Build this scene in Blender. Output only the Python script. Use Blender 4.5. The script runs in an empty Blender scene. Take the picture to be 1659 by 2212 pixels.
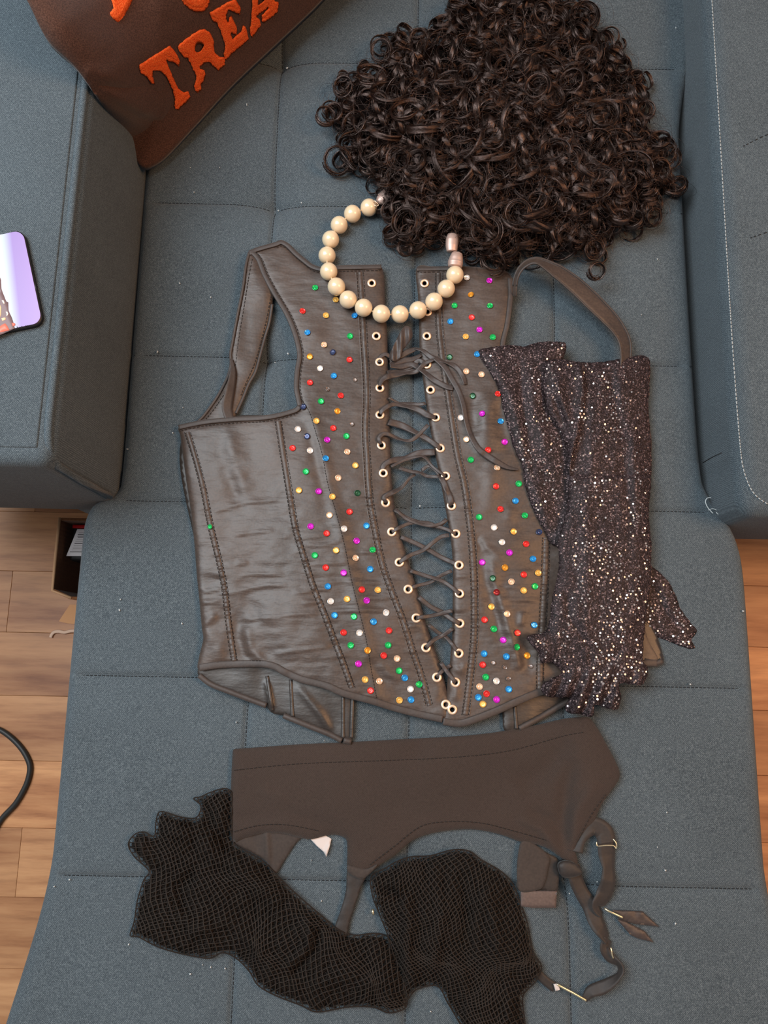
import bpy, bmesh, math, random
import numpy as np
from mathutils import Vector, Matrix, Euler, geometry
random.seed(7); rng = np.random.default_rng(7)
SC = bpy.context.scene; COL = SC.collection
# ------------------------------------------------------------------ camera
SZ = 0.42                      # height of the seat above the floor
F_PX, TILT, ROLL, CH = 1597.0, math.radians(10.5), math.radians(1.15), 0.785
_F = np.array([0, math.sin(TILT), -math.cos(TILT)]); _U = np.array([0, math.cos(TILT), math.sin(TILT)]); _R = np.array([1., 0, 0])
CR = math.cos(ROLL)*_R + math.sin(ROLL)*_U; CU = math.cos(ROLL)*_U - math.sin(ROLL)*_R; CF = _F
cd = bpy.data.cameras.new('camera'); cam = bpy.data.objects.new('camera', cd); COL.objects.link(cam)
cam.matrix_world = Matrix(((CR[0], CU[0], -CF[0], 0), (CR[1], CU[1], -CF[1], 0), (CR[2], CU[2], -CF[2], SZ+CH), (0, 0, 0, 1)))
cd.sensor_fit = 'VERTICAL'; cd.sensor_height = 36.0; cd.lens = 36.0*F_PX/2212.0; cd.clip_start = 0.02; cd.clip_end = 50
SC.camera = cam
# ------------------------------------------------------------------ light
w = bpy.data.worlds.new('room_ambience'); SC.world = w; w.use_nodes = True
bg = w.node_tree.nodes['Background']; bg.inputs[0].default_value = (0.93, 0.96, 1.0, 1); bg.inputs[1].default_value = 0.26
def area(name, loc, target, size, power, color, size_y=None):
    l = bpy.data.lights.new(name, 'AREA'); l.size = size; l.energy = power; l.color = color
    if size_y: l.shape = 'RECTANGLE'; l.size_y = size_y
    o = bpy.data.objects.new(name, l); COL.objects.link(o); o.location = loc
    o.rotation_euler = (Vector(target)-Vector(loc)).to_track_quat('-Z', 'Y').to_euler()
    return o
area('window_light', (-0.92, 0.5, 1.95), (-0.15, 0.15, 0.4), 1.0, 34, (0.88, 0.95, 1.0), 1.0)
area('ceiling_light', (-0.35, 0.25, 2.45), (-0.2, 0.2, 0.4), 0.45, 7, (1.0, 0.95, 0.88))
area('floor_lamp_light', (1.25, 0.12, 1.95), (0.2, 0.2, 0.45), 0.7, 22, (1.0, 0.52, 0.24))
SC.view_settings.view_transform = 'Standard'; SC.view_settings.look = 'None'
SC.view_settings.gamma = 1.0; SC.view_settings.use_curve_mapping = False
SC.view_settings.exposure = 0.0

# ------------------------------------------------------------------ helpers
def lin(r, g, b):
    f = lambda c: (c/255/12.92 if c/255 <= 0.04045 else ((c/255+0.055)/1.055)**2.4)
    return (f(r), f(g), f(b), 1)
GX = [-0.137, 0.030, 0.190]; GY = [0.703, 0.510, 0.320, 0.153, -0.033, -0.227]
def seat(x, y):
    """height of the tufted seat surface relative to its nominal plane"""
    x = np.asarray(x, float); y = np.asarray(y, float)
    gx = np.min([np.abs(x-a) for a in GX], axis=0); gy = np.min([np.abs(y-a) for a in GY], axis=0)
    z = 0.0035*(1-np.exp(-gx/0.022))+0.0035*(1-np.exp(-gy/0.022))-0.005
    z = z-0.0026*np.exp(-(gx/0.0026)**2)-0.0026*np.exp(-(gy/0.0026)**2)
    r = np.sqrt(gx**2+gy**2)
    return z-0.007*np.exp(-(r/0.026)**2)-0.005*np.exp(-(r/0.008)**2)
def seat_s(x, y):
    """the same surface without its narrow stitched grooves: what a cloth lying on it follows"""
    x = np.asarray(x, float); y = np.asarray(y, float)
    gx = np.min([np.abs(x-a) for a in GX], axis=0); gy = np.min([np.abs(y-a) for a in GY], axis=0)
    return .0015*(1-np.exp(-(gx/.035)**2))+.0015*(1-np.exp(-(gy/.035)**2))-.001
def ray(u, v, z):
    u = np.asarray(u, float); v = np.asarray(v, float); z = np.asarray(z, float)
    a = (u-829.5)/F_PX; b = -(v-1106)/F_PX
    d = CF[None]+np.ravel(a)[:, None]*CR[None]+np.ravel(b)[:, None]*CU[None]
    t = (np.ravel(z+0*u)-CH)/d[:, 2]
    return np.stack([d[:, 0]*t, d[:, 1]*t, np.ravel(z+0*u)+SZ], 1)
def P(u, v, h=0.0):
    """pixel of the photograph -> world point, h above the seat surface"""
    u = np.atleast_1d(np.asarray(u, float)); v = np.atleast_1d(np.asarray(v, float)); h = np.asarray(h, float)+0*u
    p = ray(u, v, h)
    for _ in range(2):
        p = ray(u, v, h+seat_s(p[:, 0], p[:, 1]))
    return p
def _hash(i, j, s):
    n = (i*374761393+j*668265263+s*974711) & 0x7fffffff
    n = ((n ^ (n >> 13))*1274126177) & 0x7fffffff
    return ((n ^ (n >> 16)) & 0xffff)/65535.0
def vn(x, y, s=0):
    x = np.asarray(x, float); y = np.asarray(y, float)
    i = np.floor(x).astype(np.int64); j = np.floor(y).astype(np.int64); fx = x-i; fy = y-j
    fx = fx*fx*(3-2*fx); fy = fy*fy*(3-2*fy)
    a = _hash(i, j, s); b = _hash(i+1, j, s); c = _hash(i, j+1, s); d = _hash(i+1, j+1, s)
    return (a*(1-fx)+b*fx)*(1-fy)+(c*(1-fx)+d*fx)*fy-0.5
def fbm(x, y, s=0): return vn(x, y, s)+0.5*vn(2*x, 2*y, s+1)+0.25*vn(4*x, 4*y, s+2)
def sst(a, b, x):
    t = np.clip((x-a)/(b-a), 0, 1); return t*t*(3-2*t)
def segd(u, v, pts, closed=False, param=False):
    """distance in pixels to a polyline"""
    pts = np.asarray(pts, float)
    if closed: pts = np.vstack([pts, pts[:1]])
    best = np.full(np.shape(u), 1e9); tt = np.zeros(np.shape(u)); n = len(pts)-1; side = np.zeros(np.shape(u))
    for k in range(n):
        a = pts[k]; d = pts[k+1]-a; L = d@d+1e-9
        t = np.clip(((u-a[0])*d[0]+(v-a[1])*d[1])/L, 0, 1)
        q = np.hypot(u-a[0]-t*d[0], v-a[1]-t*d[1]); m = q < best
        best = np.where(m, q, best); tt = np.where(m, (k+t)/n, tt)
        side = np.where(m, np.sign((u-a[0])*d[1]-(v-a[1])*d[0]), side)
    return (best, tt, side) if param else best
def ridge(u, v, pts, wd, amp):
    d, t, _ = segd(u, v, pts, param=True)
    return amp*np.exp(-(d/wd)**2)*np.clip(4*t, 0, 1)**.5*np.clip(4*(1-t), 0, 1)**.5
def resample(pts, step, closed=False, smooth=True):
    pts = [np.asarray(p, float) for p in pts]; n = len(pts); out = []
    rngk = range(n) if closed else range(n-1)
    for k in rngk:
        g = lambda i: pts[i % n] if closed else pts[min(max(i, 0), n-1)]
        p0, p1, p2, p3 = g(k-1), g(k), g(k+1), g(k+2)
        m = max(1, int(round(np.linalg.norm(p2[:2]-p1[:2])/step)))
        for q in range(m):
            t = q/m
            if smooth:
                T1 = 0.5*(p2-p0); T2 = 0.5*(p3-p1); L = np.linalg.norm(p2-p1)
                for T in (T1, T2):
                    lt = np.linalg.norm(T)
                    if lt > L: T *= L/lt
                out.append((2*t**3-3*t**2+1)*p1+(t**3-2*t**2+t)*T1+(-2*t**3+3*t**2)*p2+(t**3-t**2)*T2)
            else: out.append(p1*(1-t)+p2*t)
    if not closed: out.append(pts[-1])
    return np.array(out)
def inside(u, v, loops):
    r = np.zeros(np.shape(u), bool)
    for L in loops:
        x = L[:, 0]; y = L[:, 1]; n = len(L); j = n-1
        for i in range(n):
            c = ((y[i] > v) != (y[j] > v))
            with np.errstate(divide='ignore', invalid='ignore'):
                r ^= c & (u < (x[j]-x[i])*(v-y[i])/(y[j]-y[i]+1e-12)+x[i])
            j = i
    return r
def rootloc(o):
    l = np.zeros(3)
    while o is not None: l += np.array(o.location); o = o.parent
    return l
def props(o, label=None, cat=None, group=None, kind=None):
    for k, x in (('label', label), ('category', cat), ('group', group), ('kind', kind)):
        if x: o[k] = x
    return o
def thing(name, label, cat, loc, group=None):
    o = bpy.data.objects.new(name, None); COL.objects.link(o); o.location = loc; o.empty_display_size = 0.05
    return props(o, label, cat, group)
def mk(name, V, Fc, m, parent=None, smooth=True, label=None, kind=None, local=False):
    V = np.asarray(V, float)
    if parent is not None and not local: V = V-rootloc(parent)
    me = bpy.data.meshes.new(name)
    if isinstance(Fc, np.ndarray):
        n, k = Fc.shape
        me.vertices.add(len(V)); me.vertices.foreach_set('co', V.astype(np.float32).ravel())
        me.loops.add(n*k); me.loops.foreach_set('vertex_index', Fc.astype(np.int32).ravel())
        me.polygons.add(n); me.polygons.foreach_set('loop_start', np.arange(0, n*k, k, dtype=np.int32))
        me.polygons.foreach_set('loop_total', np.full(n, k, dtype=np.int32))
        me.update(calc_edges=True); me.validate()
    else:
        me.from_pydata([tuple(p) for p in V], [], Fc)
    me.materials.append(m)
    if smooth: me.polygons.foreach_set('use_smooth', np.ones(len(me.polygons), bool))
    o = bpy.data.objects.new(name, me); COL.objects.link(o)
    if parent is not None: o.parent = parent
    props(o, label, None, None, kind)
    return o
def inst(src, name, parent, loc, rot=(0, 0, 0), m=None):
    o = bpy.data.objects.new(name, src); COL.objects.link(o); o.parent = parent
    o.location = Vector(loc)-Vector(rootloc(parent)); o.rotation_euler = rot
    return o
def cloth_data(poly, hf, step=6.0, thick=0.0015, holes=(), smooth=True, P_=None, jag=0.0):
    P_ = P_ or P
    L = resample(poly, step, True, smooth)
    if jag:
        L = L+np.stack([jag*2*vn(L[:, 0]/5, L[:, 1]/5, 3), jag*2*vn(L[:, 0]/5+9, L[:, 1]/5, 4)], 1)
    loops = [L]+[np.asarray(h, float) for h in holes]
    x0, y0 = L.min(0); x1, y1 = L.max(0)
    gu, gv = np.meshgrid(np.arange(x0, x1, step), np.arange(y0, y1, step)); gu = gu.copy()
    gu[1::2] += step*.5; gu = gu.ravel(); gv = gv.ravel()
    ok = inside(gu, gv, loops)
    for lp in loops: ok &= segd(gu, gv, lp, True) > step*.45
    gu = gu[ok]; gv = gv[ok]
    vs = [Vector(p[:2]) for lp in loops for p in lp]; ed = []; b = 0
    for lp in loops:
        n = len(lp); ed += [(b+i, b+(i+1) % n) for i in range(n)]; b += n
    vs += [Vector((a, c)) for a, c in zip(gu, gv)]
    r = geometry.delaunay_2d_cdt(vs, ed, [], 0, 1e-4)
    uv = np.array([tuple(p) for p in r[0]]); T = np.array([t for t in r[2] if len(t) == 3])
    c = uv[T].mean(1); T = T[inside(c[:, 0], c[:, 1], loops)]
    a = uv[T[:, 1]]-uv[T[:, 0]]; d = uv[T[:, 2]]-uv[T[:, 0]]
    s = a[:, 0]*d[:, 1]-a[:, 1]*d[:, 0]; T[s > 0] = T[s > 0][:, ::-1]     # image y points down
    dd = segd(uv[:, 0], uv[:, 1], L, True)
    h = hf(uv[:, 0], uv[:, 1], dd); top = P_(uv[:, 0], uv[:, 1], h)
    bot = top-np.array([0, 0, 1.])*(thick(uv[:, 0], uv[:, 1], dd, h)[:, None] if callable(thick) else thick)
    e = np.vstack([T[:, [0, 1]], T[:, [1, 2]], T[:, [2, 0]]]); key = {(i, j) for i, j in e.tolist()}
    be = [(i, j) for i, j in key if (j, i) not in key]; n = len(uv)
    side = []
    for i, j in be: side += [(j, i, n+i), (j, n+i, n+j)]
    Fc = np.vstack([T, T[:, ::-1]+n, np.array(side)])
    return np.vstack([top, bot]), Fc
def cloth(name, poly, hf, m, parent=None, **k):
    kk = {x: k.pop(x) for x in ('label', 'kind') if x in k}
    V, Fc = cloth_data(poly, hf, **k)
    return mk(name, V, Fc, m, parent, **kk)
def tube_data(C, r, n=8, cap=True, flat=1.0, up=(0, 0, 1)):
    C = np.asarray(C, float); N = len(C); r = np.broadcast_to(np.asarray(r, float), (N,))
    T = np.gradient(C, axis=0); T /= np.linalg.norm(T, axis=1)[:, None]+1e-12
    A = np.cross(T, np.asarray(up, float)); l = np.linalg.norm(A, axis=1)
    A[l < 1e-6] = (1, 0, 0); A /= np.linalg.norm(A, axis=1)[:, None]; B = np.cross(A, T)
    th = np.arange(n)*2*math.pi/n
    V = (C[:, None]+r[:, None, None]*(np.cos(th)[None, :, None]*A[:, None]+flat*np.sin(th)[None, :, None]*B[:, None])).reshape(-1, 3)
    i = np.arange(N-1)[:, None]*n; j = np.arange(n)[None]; j2 = (j+1) % n
    Fc = np.stack([i+j, i+j2, i+n+j2, i+n+j], -1).reshape(-1, 4).tolist()
    if cap: Fc += [list(range(n))[::-1], list(range((N-1)*n, N*n))]
    return V, Fc
def join(parts):
    V = []; Fc = []; b = 0
    for v, f in parts:
        V.append(v); Fc += [[k+b for k in q] for q in (f.tolist() if isinstance(f, np.ndarray) else f)]; b += len(v)
    return np.vstack(V), Fc
def tube(name, C, r, m, parent=None, n=8, flat=1.0, **k):
    V, Fc = tube_data(C, r, n, True, flat); return mk(name, V, Fc, m, parent, **k)
def ribbon_data(path, width, hf, step=4.0, thick=0.0006, twist=None, crown=0.0):
    """flat strip along a pixel path; width in pixels; twist: roll in radians along the path"""
    pth = resample(path, step, False); N = len(pth); s = np.linspace(0, 1, N)
    h = hf(pth[:, 0], pth[:, 1], s) if callable(hf) else np.interp(s, np.linspace(0, 1, len(hf)), hf) if hasattr(hf, '__len__') else np.full(N, hf)
    C = P(pth[:, 0], pth[:, 1], h); T = np.gradient(C, axis=0); T /= np.linalg.norm(T, axis=1)[:, None]+1e-12
    A = np.cross(T, (0, 0, 1.)); A /= np.linalg.norm(A, axis=1)[:, None]+1e-12; B = np.cross(A, T)
    tw = np.interp(s, np.linspace(0, 1, len(twist)), twist) if twist is not None else np.zeros(N)
    wd = (np.interp(s, np.linspace(0, 1, len(width)), width) if hasattr(width, '__len__') else np.full(N, width))*0.00049/2
    A2 = np.cos(tw)[:, None]*A+np.sin(tw)[:, None]*B; B2 = -np.sin(tw)[:, None]*A+np.cos(tw)[:, None]*B
    rows = []
    for q in (-1, -.5, 0, .5, 1): rows.append(C+A2*(q*wd)[:, None]+B2*(thick/2+crown*(1-q*q)))
    for q in (1, .5, 0, -.5, -1): rows.append(C+A2*(q*wd)[:, None]+B2*(-thick/2+crown*(1-q*q)))
    n = 10; V = np.stack(rows, 1).reshape(-1, 3)
    i = np.arange(N-1)[:, None]*n; j = np.arange(n)[None]; j2 = (j+1) % n
    Fc = np.stack([i+j, i+j2, i+n+j2, i+n+j], -1).reshape(-1, 4).tolist()
    Fc += [list(range(n))[::-1], list(range((N-1)*n, N*n))]
    return V, Fc
def ribbon(name, path, width, hf, m, parent, **k):
    kk = {x: k.pop(x) for x in ('label', 'kind') if x in k}
    V, Fc = ribbon_data(path, width, hf, **k); return mk(name, V, Fc, m, parent, **kk)
def rbox(x0, x1, y0, y1, z0, z1, r=0.01, seg=4):
    bm = bmesh.new(); bmesh.ops.create_cube(bm, size=1)
    for q in bm.verts: q.co = ((x0+x1)/2+q.co.x*(x1-x0), (y0+y1)/2+q.co.y*(y1-y0), (z0+z1)/2+q.co.z*(z1-z0))
    if r: bmesh.ops.bevel(bm, geom=bm.edges[:], offset=r, segments=seg, profile=.5, affect='EDGES')
    bm.verts.index_update(); V = np.array([q.co[:] for q in bm.verts]); Fc = [[q.index for q in f.verts] for f in bm.faces]; bm.free()
    return V, Fc
# ------------------------------------------------------------------ materials
MATS = {}
class NT:
    def __init__(s, name):
        s.m = bpy.data.materials.new(name); s.m.use_nodes = True; s.t = s.m.node_tree; s.b = s.t.nodes['Principled BSDF']; MATS[name] = s.m
        s.co = s.t.nodes.new('ShaderNodeTexCoord').outputs['Object']
    def n(s, typ, **k):
        q = s.t.nodes.new(typ)
        for a, x in k.items():
            if a.startswith('i_'): q.inputs[a[2:].replace('_', ' ')].default_value = x
            else: setattr(q, a, x)
        return q
    def l(s, a, b): s.t.links.new(a, b)
    def mapped(s, scale=(1, 1, 1), rot=(0, 0, 0)):
        q = s.n('ShaderNodeMapping'); q.inputs['Scale'].default_value = scale; q.inputs['Rotation'].default_value = rot; s.l(s.co, q.inputs[0]); return q.outputs[0]
    def noise(s, scale, detail=2, co=None, rough=.5):
        q = s.n('ShaderNodeTexNoise', i_Scale=scale, i_Detail=detail, i_Roughness=rough); s.l(co or s.co, q.inputs['Vector']); return q.outputs['Fac']
    def ramp(s, fac, stops):
        q = s.n('ShaderNodeValToRGB'); e = q.color_ramp.elements
        while len(e) < len(stops): e.new(.5)
        for k, (p, c) in enumerate(stops): e[k].position = p; e[k].color = c if len(c) == 4 else (*c, 1)
        s.l(fac, q.inputs[0]); return q.outputs[0]
    def mix(s, fac, a, b, mode='MIX'):
        q = s.n('ShaderNodeMix', data_type='RGBA', blend_type=mode)
        for x, i in ((fac, 0), (a, 6), (b, 7)):
            if hasattr(x, 'links'): s.l(x, q.inputs[i])
            else: q.inputs[i].default_value = x
        return q.outputs[2]
    def bump(s, hgt, strength=.3, dist=.001, nrm=None):
        q = s.n('ShaderNodeBump', i_Strength=strength, i_Distance=dist); s.l(hgt, q.inputs['Height'])
        if nrm is not None: s.l(nrm, q.inputs['Normal'])
        return q.outputs[0]
    def set(s, **k):
        for a, x in k.items():
            i = s.b.inputs[a.replace('_', ' ')]
            if hasattr(x, 'links'): s.l(x, i)
            else: i.default_value = x
        return s.m
def plain(name, col, rough=.5, metal=0., **k):
    return NT(name).set(Base_Color=col, Roughness=rough, Metallic=metal, **k)
def fabric(name, dark, midc, light, scale=1.0):
    q = NT(name)
    a = q.noise(900*scale, 2, q.mapped((.35, 1.3, 1)), .6); b = q.noise(900*scale, 2, q.mapped((1.3, .35, 1)), .6)
    c = q.mix(.5, a, b)
    for ang in (.8, -.75):
        wv = q.n('ShaderNodeTexWave', i_Scale=150*scale, i_Distortion=2.5, i_Detail=1.0); q.l(q.mapped((1, 1, 1), (0, 0, ang)), wv.inputs['Vector']); c = q.mix(.09, c, wv.outputs['Fac']); big = q.noise(9, 3)
    col = q.ramp(c, [(.36, dark), (.5, midc), (.64, light)])
    col = q.mix(.35, col, q.ramp(big, [(.3, tuple(x*.72 for x in midc[:3])), (.7, tuple(x*1.2 for x in midc[:3]))]))
    return q.set(Base_Color=col, Roughness=.92, Specular_IOR_Level=.25, Sheen_Weight=.12, Sheen_Roughness=.5, Normal=q.bump(c, .55, .0012))
sofa_f = fabric('teal_upholstery', lin(32, 40, 47), lin(72, 83, 90), lin(120, 131, 136), 1.5)
seam_m = plain('dark_seam_thread', lin(28, 33, 38), .9)
white_thread = plain('pale_stitching_thread', lin(170, 178, 180), .8)
lint_m = plain('white_lint', lin(190, 195, 195), .9)
# ------------------------------------------------------------------ floor
def wood():
    q = NT('laminate_oak')
    oi = q.n('ShaderNodeObjectInfo'); add = q.n('ShaderNodeVectorMath', operation='ADD'); sc = q.n('ShaderNodeVectorMath', operation='SCALE')
    comb = q.n('ShaderNodeCombineXYZ'); q.l(oi.outputs['Random'], comb.inputs[0]); q.l(oi.outputs['Random'], comb.inputs[1])
    q.l(comb.outputs[0], sc.inputs[0]); sc.inputs['Scale'].default_value = 37
    geo = q.n('ShaderNodeNewGeometry'); q.l(geo.outputs['Position'], add.inputs[0]); q.l(sc.outputs[0], add.inputs[1])
    mp = q.n('ShaderNodeMapping'); mp.inputs['Scale'].default_value = (1, 9, 1); q.l(add.outputs[0], mp.inputs[0])
    g = q.noise(9, 6, mp.outputs[0], .65); g2 = q.noise(2.2, 3, mp.outputs[0])
    col = q.ramp(g, [(.30, lin(138, 86, 55)), (.5, lin(204, 144, 98)), (.72, lin(232, 176, 125))])
    col = q.mix(.55, col, q.ramp(g2, [(.35, lin(150, 94, 61)), (.65, lin(232, 174, 124))]))
    tone = q.ramp(oi.outputs['Random'], [(0, (.70, .66, .64)), (.5, (.95, .95, .95)), (1, (1.15, 1.1, 1.02))])
    col = q.mix(1, col, tone, 'MULTIPLY')
    return q.set(Base_Color=col, Roughness=.42, Specular_IOR_Level=.4, Normal=q.bump(g, .08, .001))
wood_m = wood(); gap_m = plain('dark_floor_gap', lin(60, 40, 30), .8)
V, Fc = rbox(-1.5, 1.5, -1.3, 1.5, -0.03, -0.008, 0); floor = mk('floor', V, Fc, gap_m, None, False, kind='structure')
PW = 0.0985; row0 = 0.2119
pl_mesh = {}
def plank(x0, x1, yt):
    L = round(x1-x0, 3)
    if L not in pl_mesh:
        v, f = rbox(-L/2+.0002, L/2-.0002, -PW/2+.0002, PW/2-.0002, -.008, 0, .0004, 1)
        pl_mesh[L] = mk('plank', v, f, wood_m, floor, False, local=True); o = pl_mesh[L]
    else:
        o = pl_mesh[L].copy(); COL.objects.link(o)
    o.location = ((x0+x1)/2, yt-PW/2, 0); o.name = 'plank'
for k in range(-11, 15):
    yt = row0-k*PW
    if yt > 1.4 or yt < -1.2: continue
    j = {1: -0.603, 5: -0.545, 0: -0.78, 2: -0.9, 3: -0.82, 4: -1.0}.get(k, -0.6+0.37*((k*7) % 5)/5-.2)
    xs = sorted([max(-1.5, j-.51), j, j+.51, j+1.02, j+1.53, min(1.5, j+2.04)])
    if xs[0] > -1.5: xs = [-1.5]+xs
    if xs[-1] < 1.48: xs = xs+[1.5]
    for a, b in zip(xs[:-1], xs[1:]):
        if b-a > .02: plank(a, min(b, 1.5), yt)

# ------------------------------------------------------------------ sofa
sofa = thing('sofa', 'teal tufted fabric chaise sofa with padded arms, under all the costume pieces', 'sofa', (0.03, 0.15, 0))
def seat_mesh():
    out = [(-.3, .99), (-.292, .6), (-.289, .3), (-.289, .170), (-.298, .158), (-.318, .146), (-.325, .12), (-.325, -.2), (-.325, -.62), (.388, -.62), (.388, -.2), (.388, .06), (.386, .105), (.378, .135), (.362, .16), (.349, .19), (.346, .3), (.346, .6), (.347, .99)]
    Lp = resample([(a*1000, b*1000) for a, b in out], 5, True, True)/1000
    x0, y0 = Lp.min(0); x1, y1 = Lp.max(0)
    gx, gy = np.meshgrid(np.arange(x0, x1, .0042), np.arange(y0, y1, .0042)); gx = gx.ravel(); gy = gy.ravel()
    ok = inside(gx, gy, [Lp]); gx = gx[ok]; gy = gy[ok]; d = segd(gx, gy, Lp, True); ok = d > .003; gx = gx[ok]; gy = gy[ok]
    near = np.minimum(np.min([np.abs(gx-a) for a in GX], axis=0), np.min([np.abs(gy-a) for a in GY], axis=0)); ok = near > .0052; gx = gx[ok]; gy = gy[ok]
    ex = [(a+o, y) for a in GX for y in np.arange(-.6, .97, .0042) for o in (-.0042, -.002, 0, .002, .0042)]+[(x, a+o) for a in GY for x in np.arange(-.32, .384, .0042) for o in (-.0042, -.002, 0, .002, .0042) if min(abs(x-b) for b in GX) > .0052]
    ex = np.array(ex); ok = inside(ex[:, 0], ex[:, 1], [Lp]); ex = ex[ok]; ex = ex[segd(ex[:, 0], ex[:, 1], Lp, True) > .003]; gx = np.concatenate([gx, ex[:, 0]]); gy = np.concatenate([gy, ex[:, 1]])
    return Lp, gx, gy
Lp, gx, gy = seat_mesh()
def seat_edge(x, y, d):
    R = .012; e = np.clip(d/R, 0, 1); return seat(x, y)*sst(0, .02, d)-R*.7*(1-np.sqrt(np.clip(1-(1-e)**2, 0, 1)))
vs = [Vector(p) for p in Lp]+[Vector(p) for p in zip(gx, gy)]; n = len(Lp)
r = geometry.delaunay_2d_cdt(vs, [(i, (i+1) % n) for i in range(n)], [], 1, 1e-7)
uv = np.array([tuple(p) for p in r[0]]); T = np.array([t for t in r[2] if len(t) == 3])
a = uv[T[:, 1]]-uv[T[:, 0]]; b = uv[T[:, 2]]-uv[T[:, 0]]; s = a[:, 0]*b[:, 1]-a[:, 1]*b[:, 0]; T[s < 0] = T[s < 0][:, ::-1]
d = segd(uv[:, 0], uv[:, 1], Lp, True); z = seat_edge(uv[:, 0], uv[:, 1], d)+SZ
e = np.vstack([T[:, [0, 1]], T[:, [1, 2]], T[:, [2, 0]]]); key = {(i, j) for i, j in e.tolist()}
be = [(i, j) for i, j in key if (j, i) not in key]; m0 = len(uv); side = []
top = np.column_stack([uv, z]); low = np.column_stack([uv, np.full(m0, SZ-.15)])
for i, j in be: side += [(j, i, m0+i), (j, m0+i, m0+j)]
cushion = mk('seat_cushion', np.vstack([top, low]), np.vstack([T, np.array(side), T[:, ::-1]+m0]), sofa_f, sofa)
# seam stitching in the grooves
st = []
def dash(p, q, w=.00048):
    p = np.array(p); q = np.array(q); c = [p, (p+q)/2, q]
    st.append(tube_data(c, w, 4))
for x in GX:
    y = -.6
    while y < .95:
        pts = [(x, yy, SZ+float(seat(x, yy))+.0004) for yy in (y, y+.0027)]; dash(*pts); y += .0042
for y in GY:
    x = -.285 if y > .14 else -.315
    xe = .343 if y > .16 else .376
    while x < xe:
        pts = [(xx, y, SZ+float(seat(xx, y))+.0004) for xx in (x, x+.0027)]; dash(*pts); x += .0042
V, Fc = join(st); mk('seam_stitching', V, Fc, seam_m, cushion, kind='stuff')
# seat edge piping
el = np.array([(x, y, SZ-.004) for x, y in resample([(.370*1000, 950), (.358*1000, 600), (.355*1000, 300), (.353*1000, 200)], 8, False)/1000])
# left arm: inside panel, piping, front panel
V, Fc = rbox(-.72, -.291, .152, 1.0, SZ-.07, SZ+.16, .014, 4); arm_l = mk('armrest', V, Fc, sofa_f, sofa)
def piping(name, pts, r, parent, m=None): return tube(name, resample(np.array(pts)*1000, 6, False)/1000, r, m or sofa_f, parent, 8)
A = SZ+.16
piping('piping', [(-.297, .99, A-.003), (-.297, .6, A-.003), (-.297, .25, A-.003), (-.297, .185, A-.003), (-.296, .165, A-.008), (-.295, .157, A-.025), (-.294, .155, A-.08), (-.293, .155, SZ+.01)], .0036, arm_l)
V, Fc = rbox(-.70, -.3035, .1665, .985, A-.004, A+.0016, .0015, 2); mk('top_panel', V, Fc, sofa_f, arm_l)
V, Fc = rbox(-.372, -.295, .1535, .26, SZ-.17, SZ-.04, .018, 3); mk('front_rail', V, Fc, sofa_f, sofa)
# right arm
V, Fc = rbox(.357, .80, .139, 1.0, SZ-.115, SZ+.062, .02, 5); arm_r = mk('armrest', V, Fc, sofa_f, sofa)
stt = []
pth = resample(np.array([(.3660, .99, SZ+.058), (.3645, .7, SZ+.0585), (.362, .35, SZ+.0585), (.3625, .2, SZ+.0585), (.366, .172, SZ+.057), (.374, .156, SZ+.055), (.395, .1475, SZ+.052), (.6, .1465, SZ+.052)])*1000, 1.4, False)/1000
k = 0
pth[:, 2] = SZ+.0424+np.sqrt(np.maximum(.0004-np.minimum(.0197, np.hypot(np.maximum(0, .377-pth[:, 0]), np.maximum(0, .159-pth[:, 1])))**2, 0))
while k+2 < len(pth): stt.append(tube_data(pth[k:k+3], .0006, 5)); k += 3
off = np.array([-.0001, -.0001, .0003]); V, Fc = join(stt); mk('white_stitching', V+off, Fc, white_thread, arm_r, kind='stuff', label='pale running stitch along the arm edge')
stt = []
for pts in ([(.386, .55, SZ+.0624), (.42, .567, SZ+.0624), (.5, .58, SZ+.0624)], [(.386, .44, SZ+.0624), (.42, .452, SZ+.0624), (.5, .462, SZ+.0624)]):
    p = resample(np.array(pts)*1000, 3, False)/1000
    for k in range(0, len(p)-2, 2): stt.append(tube_data(p[k:k+2], .0005, 4))
for pts in (np.concatenate([ray(1520, 1000, .012), ray(1533, 992, .030), ray(1546, 985, .048), ray(1560, 979, .0585)]),):
    p = resample(np.array(pts)*1000, 3, False)/1000+np.array([-.001, 0, .0005]); stt.append(tube_data(p, .0006, 4))
V, Fc = join(stt); mk('seam_stitching', V, Fc, seam_m, arm_r, kind='stuff')
# low frame, legs and back (below and beyond the picture)
V, Fc = rbox(-.70, .79, .19, .99, SZ-.20, SZ-.115, .008, 2); mk('seat_frame', V, Fc, sofa_f, sofa)
V, Fc = rbox(-.31, .37, -.60, .19, SZ-.19, SZ-.15, .006, 2); mk('chaise_frame', V, Fc, sofa_f, sofa)
V, Fc = rbox(-.72, .80, 1.0, 1.18, SZ-.15, SZ+.42, .04, 4); mk('backrest', V, Fc, sofa_f, sofa)
leg_m = plain('dark_wooden_leg', lin(40, 28, 22), .5)
for x, y in ((-.27, -.56), (.33, -.56), (-.66, .94), (.74, .94)):
    V, Fc = tube_data([(x, y, 0.001), (x, y, .1), (x, y, SZ-.186)], [.014, .018, .024], 14); mk('leg', V, Fc, leg_m, sofa)

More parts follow.
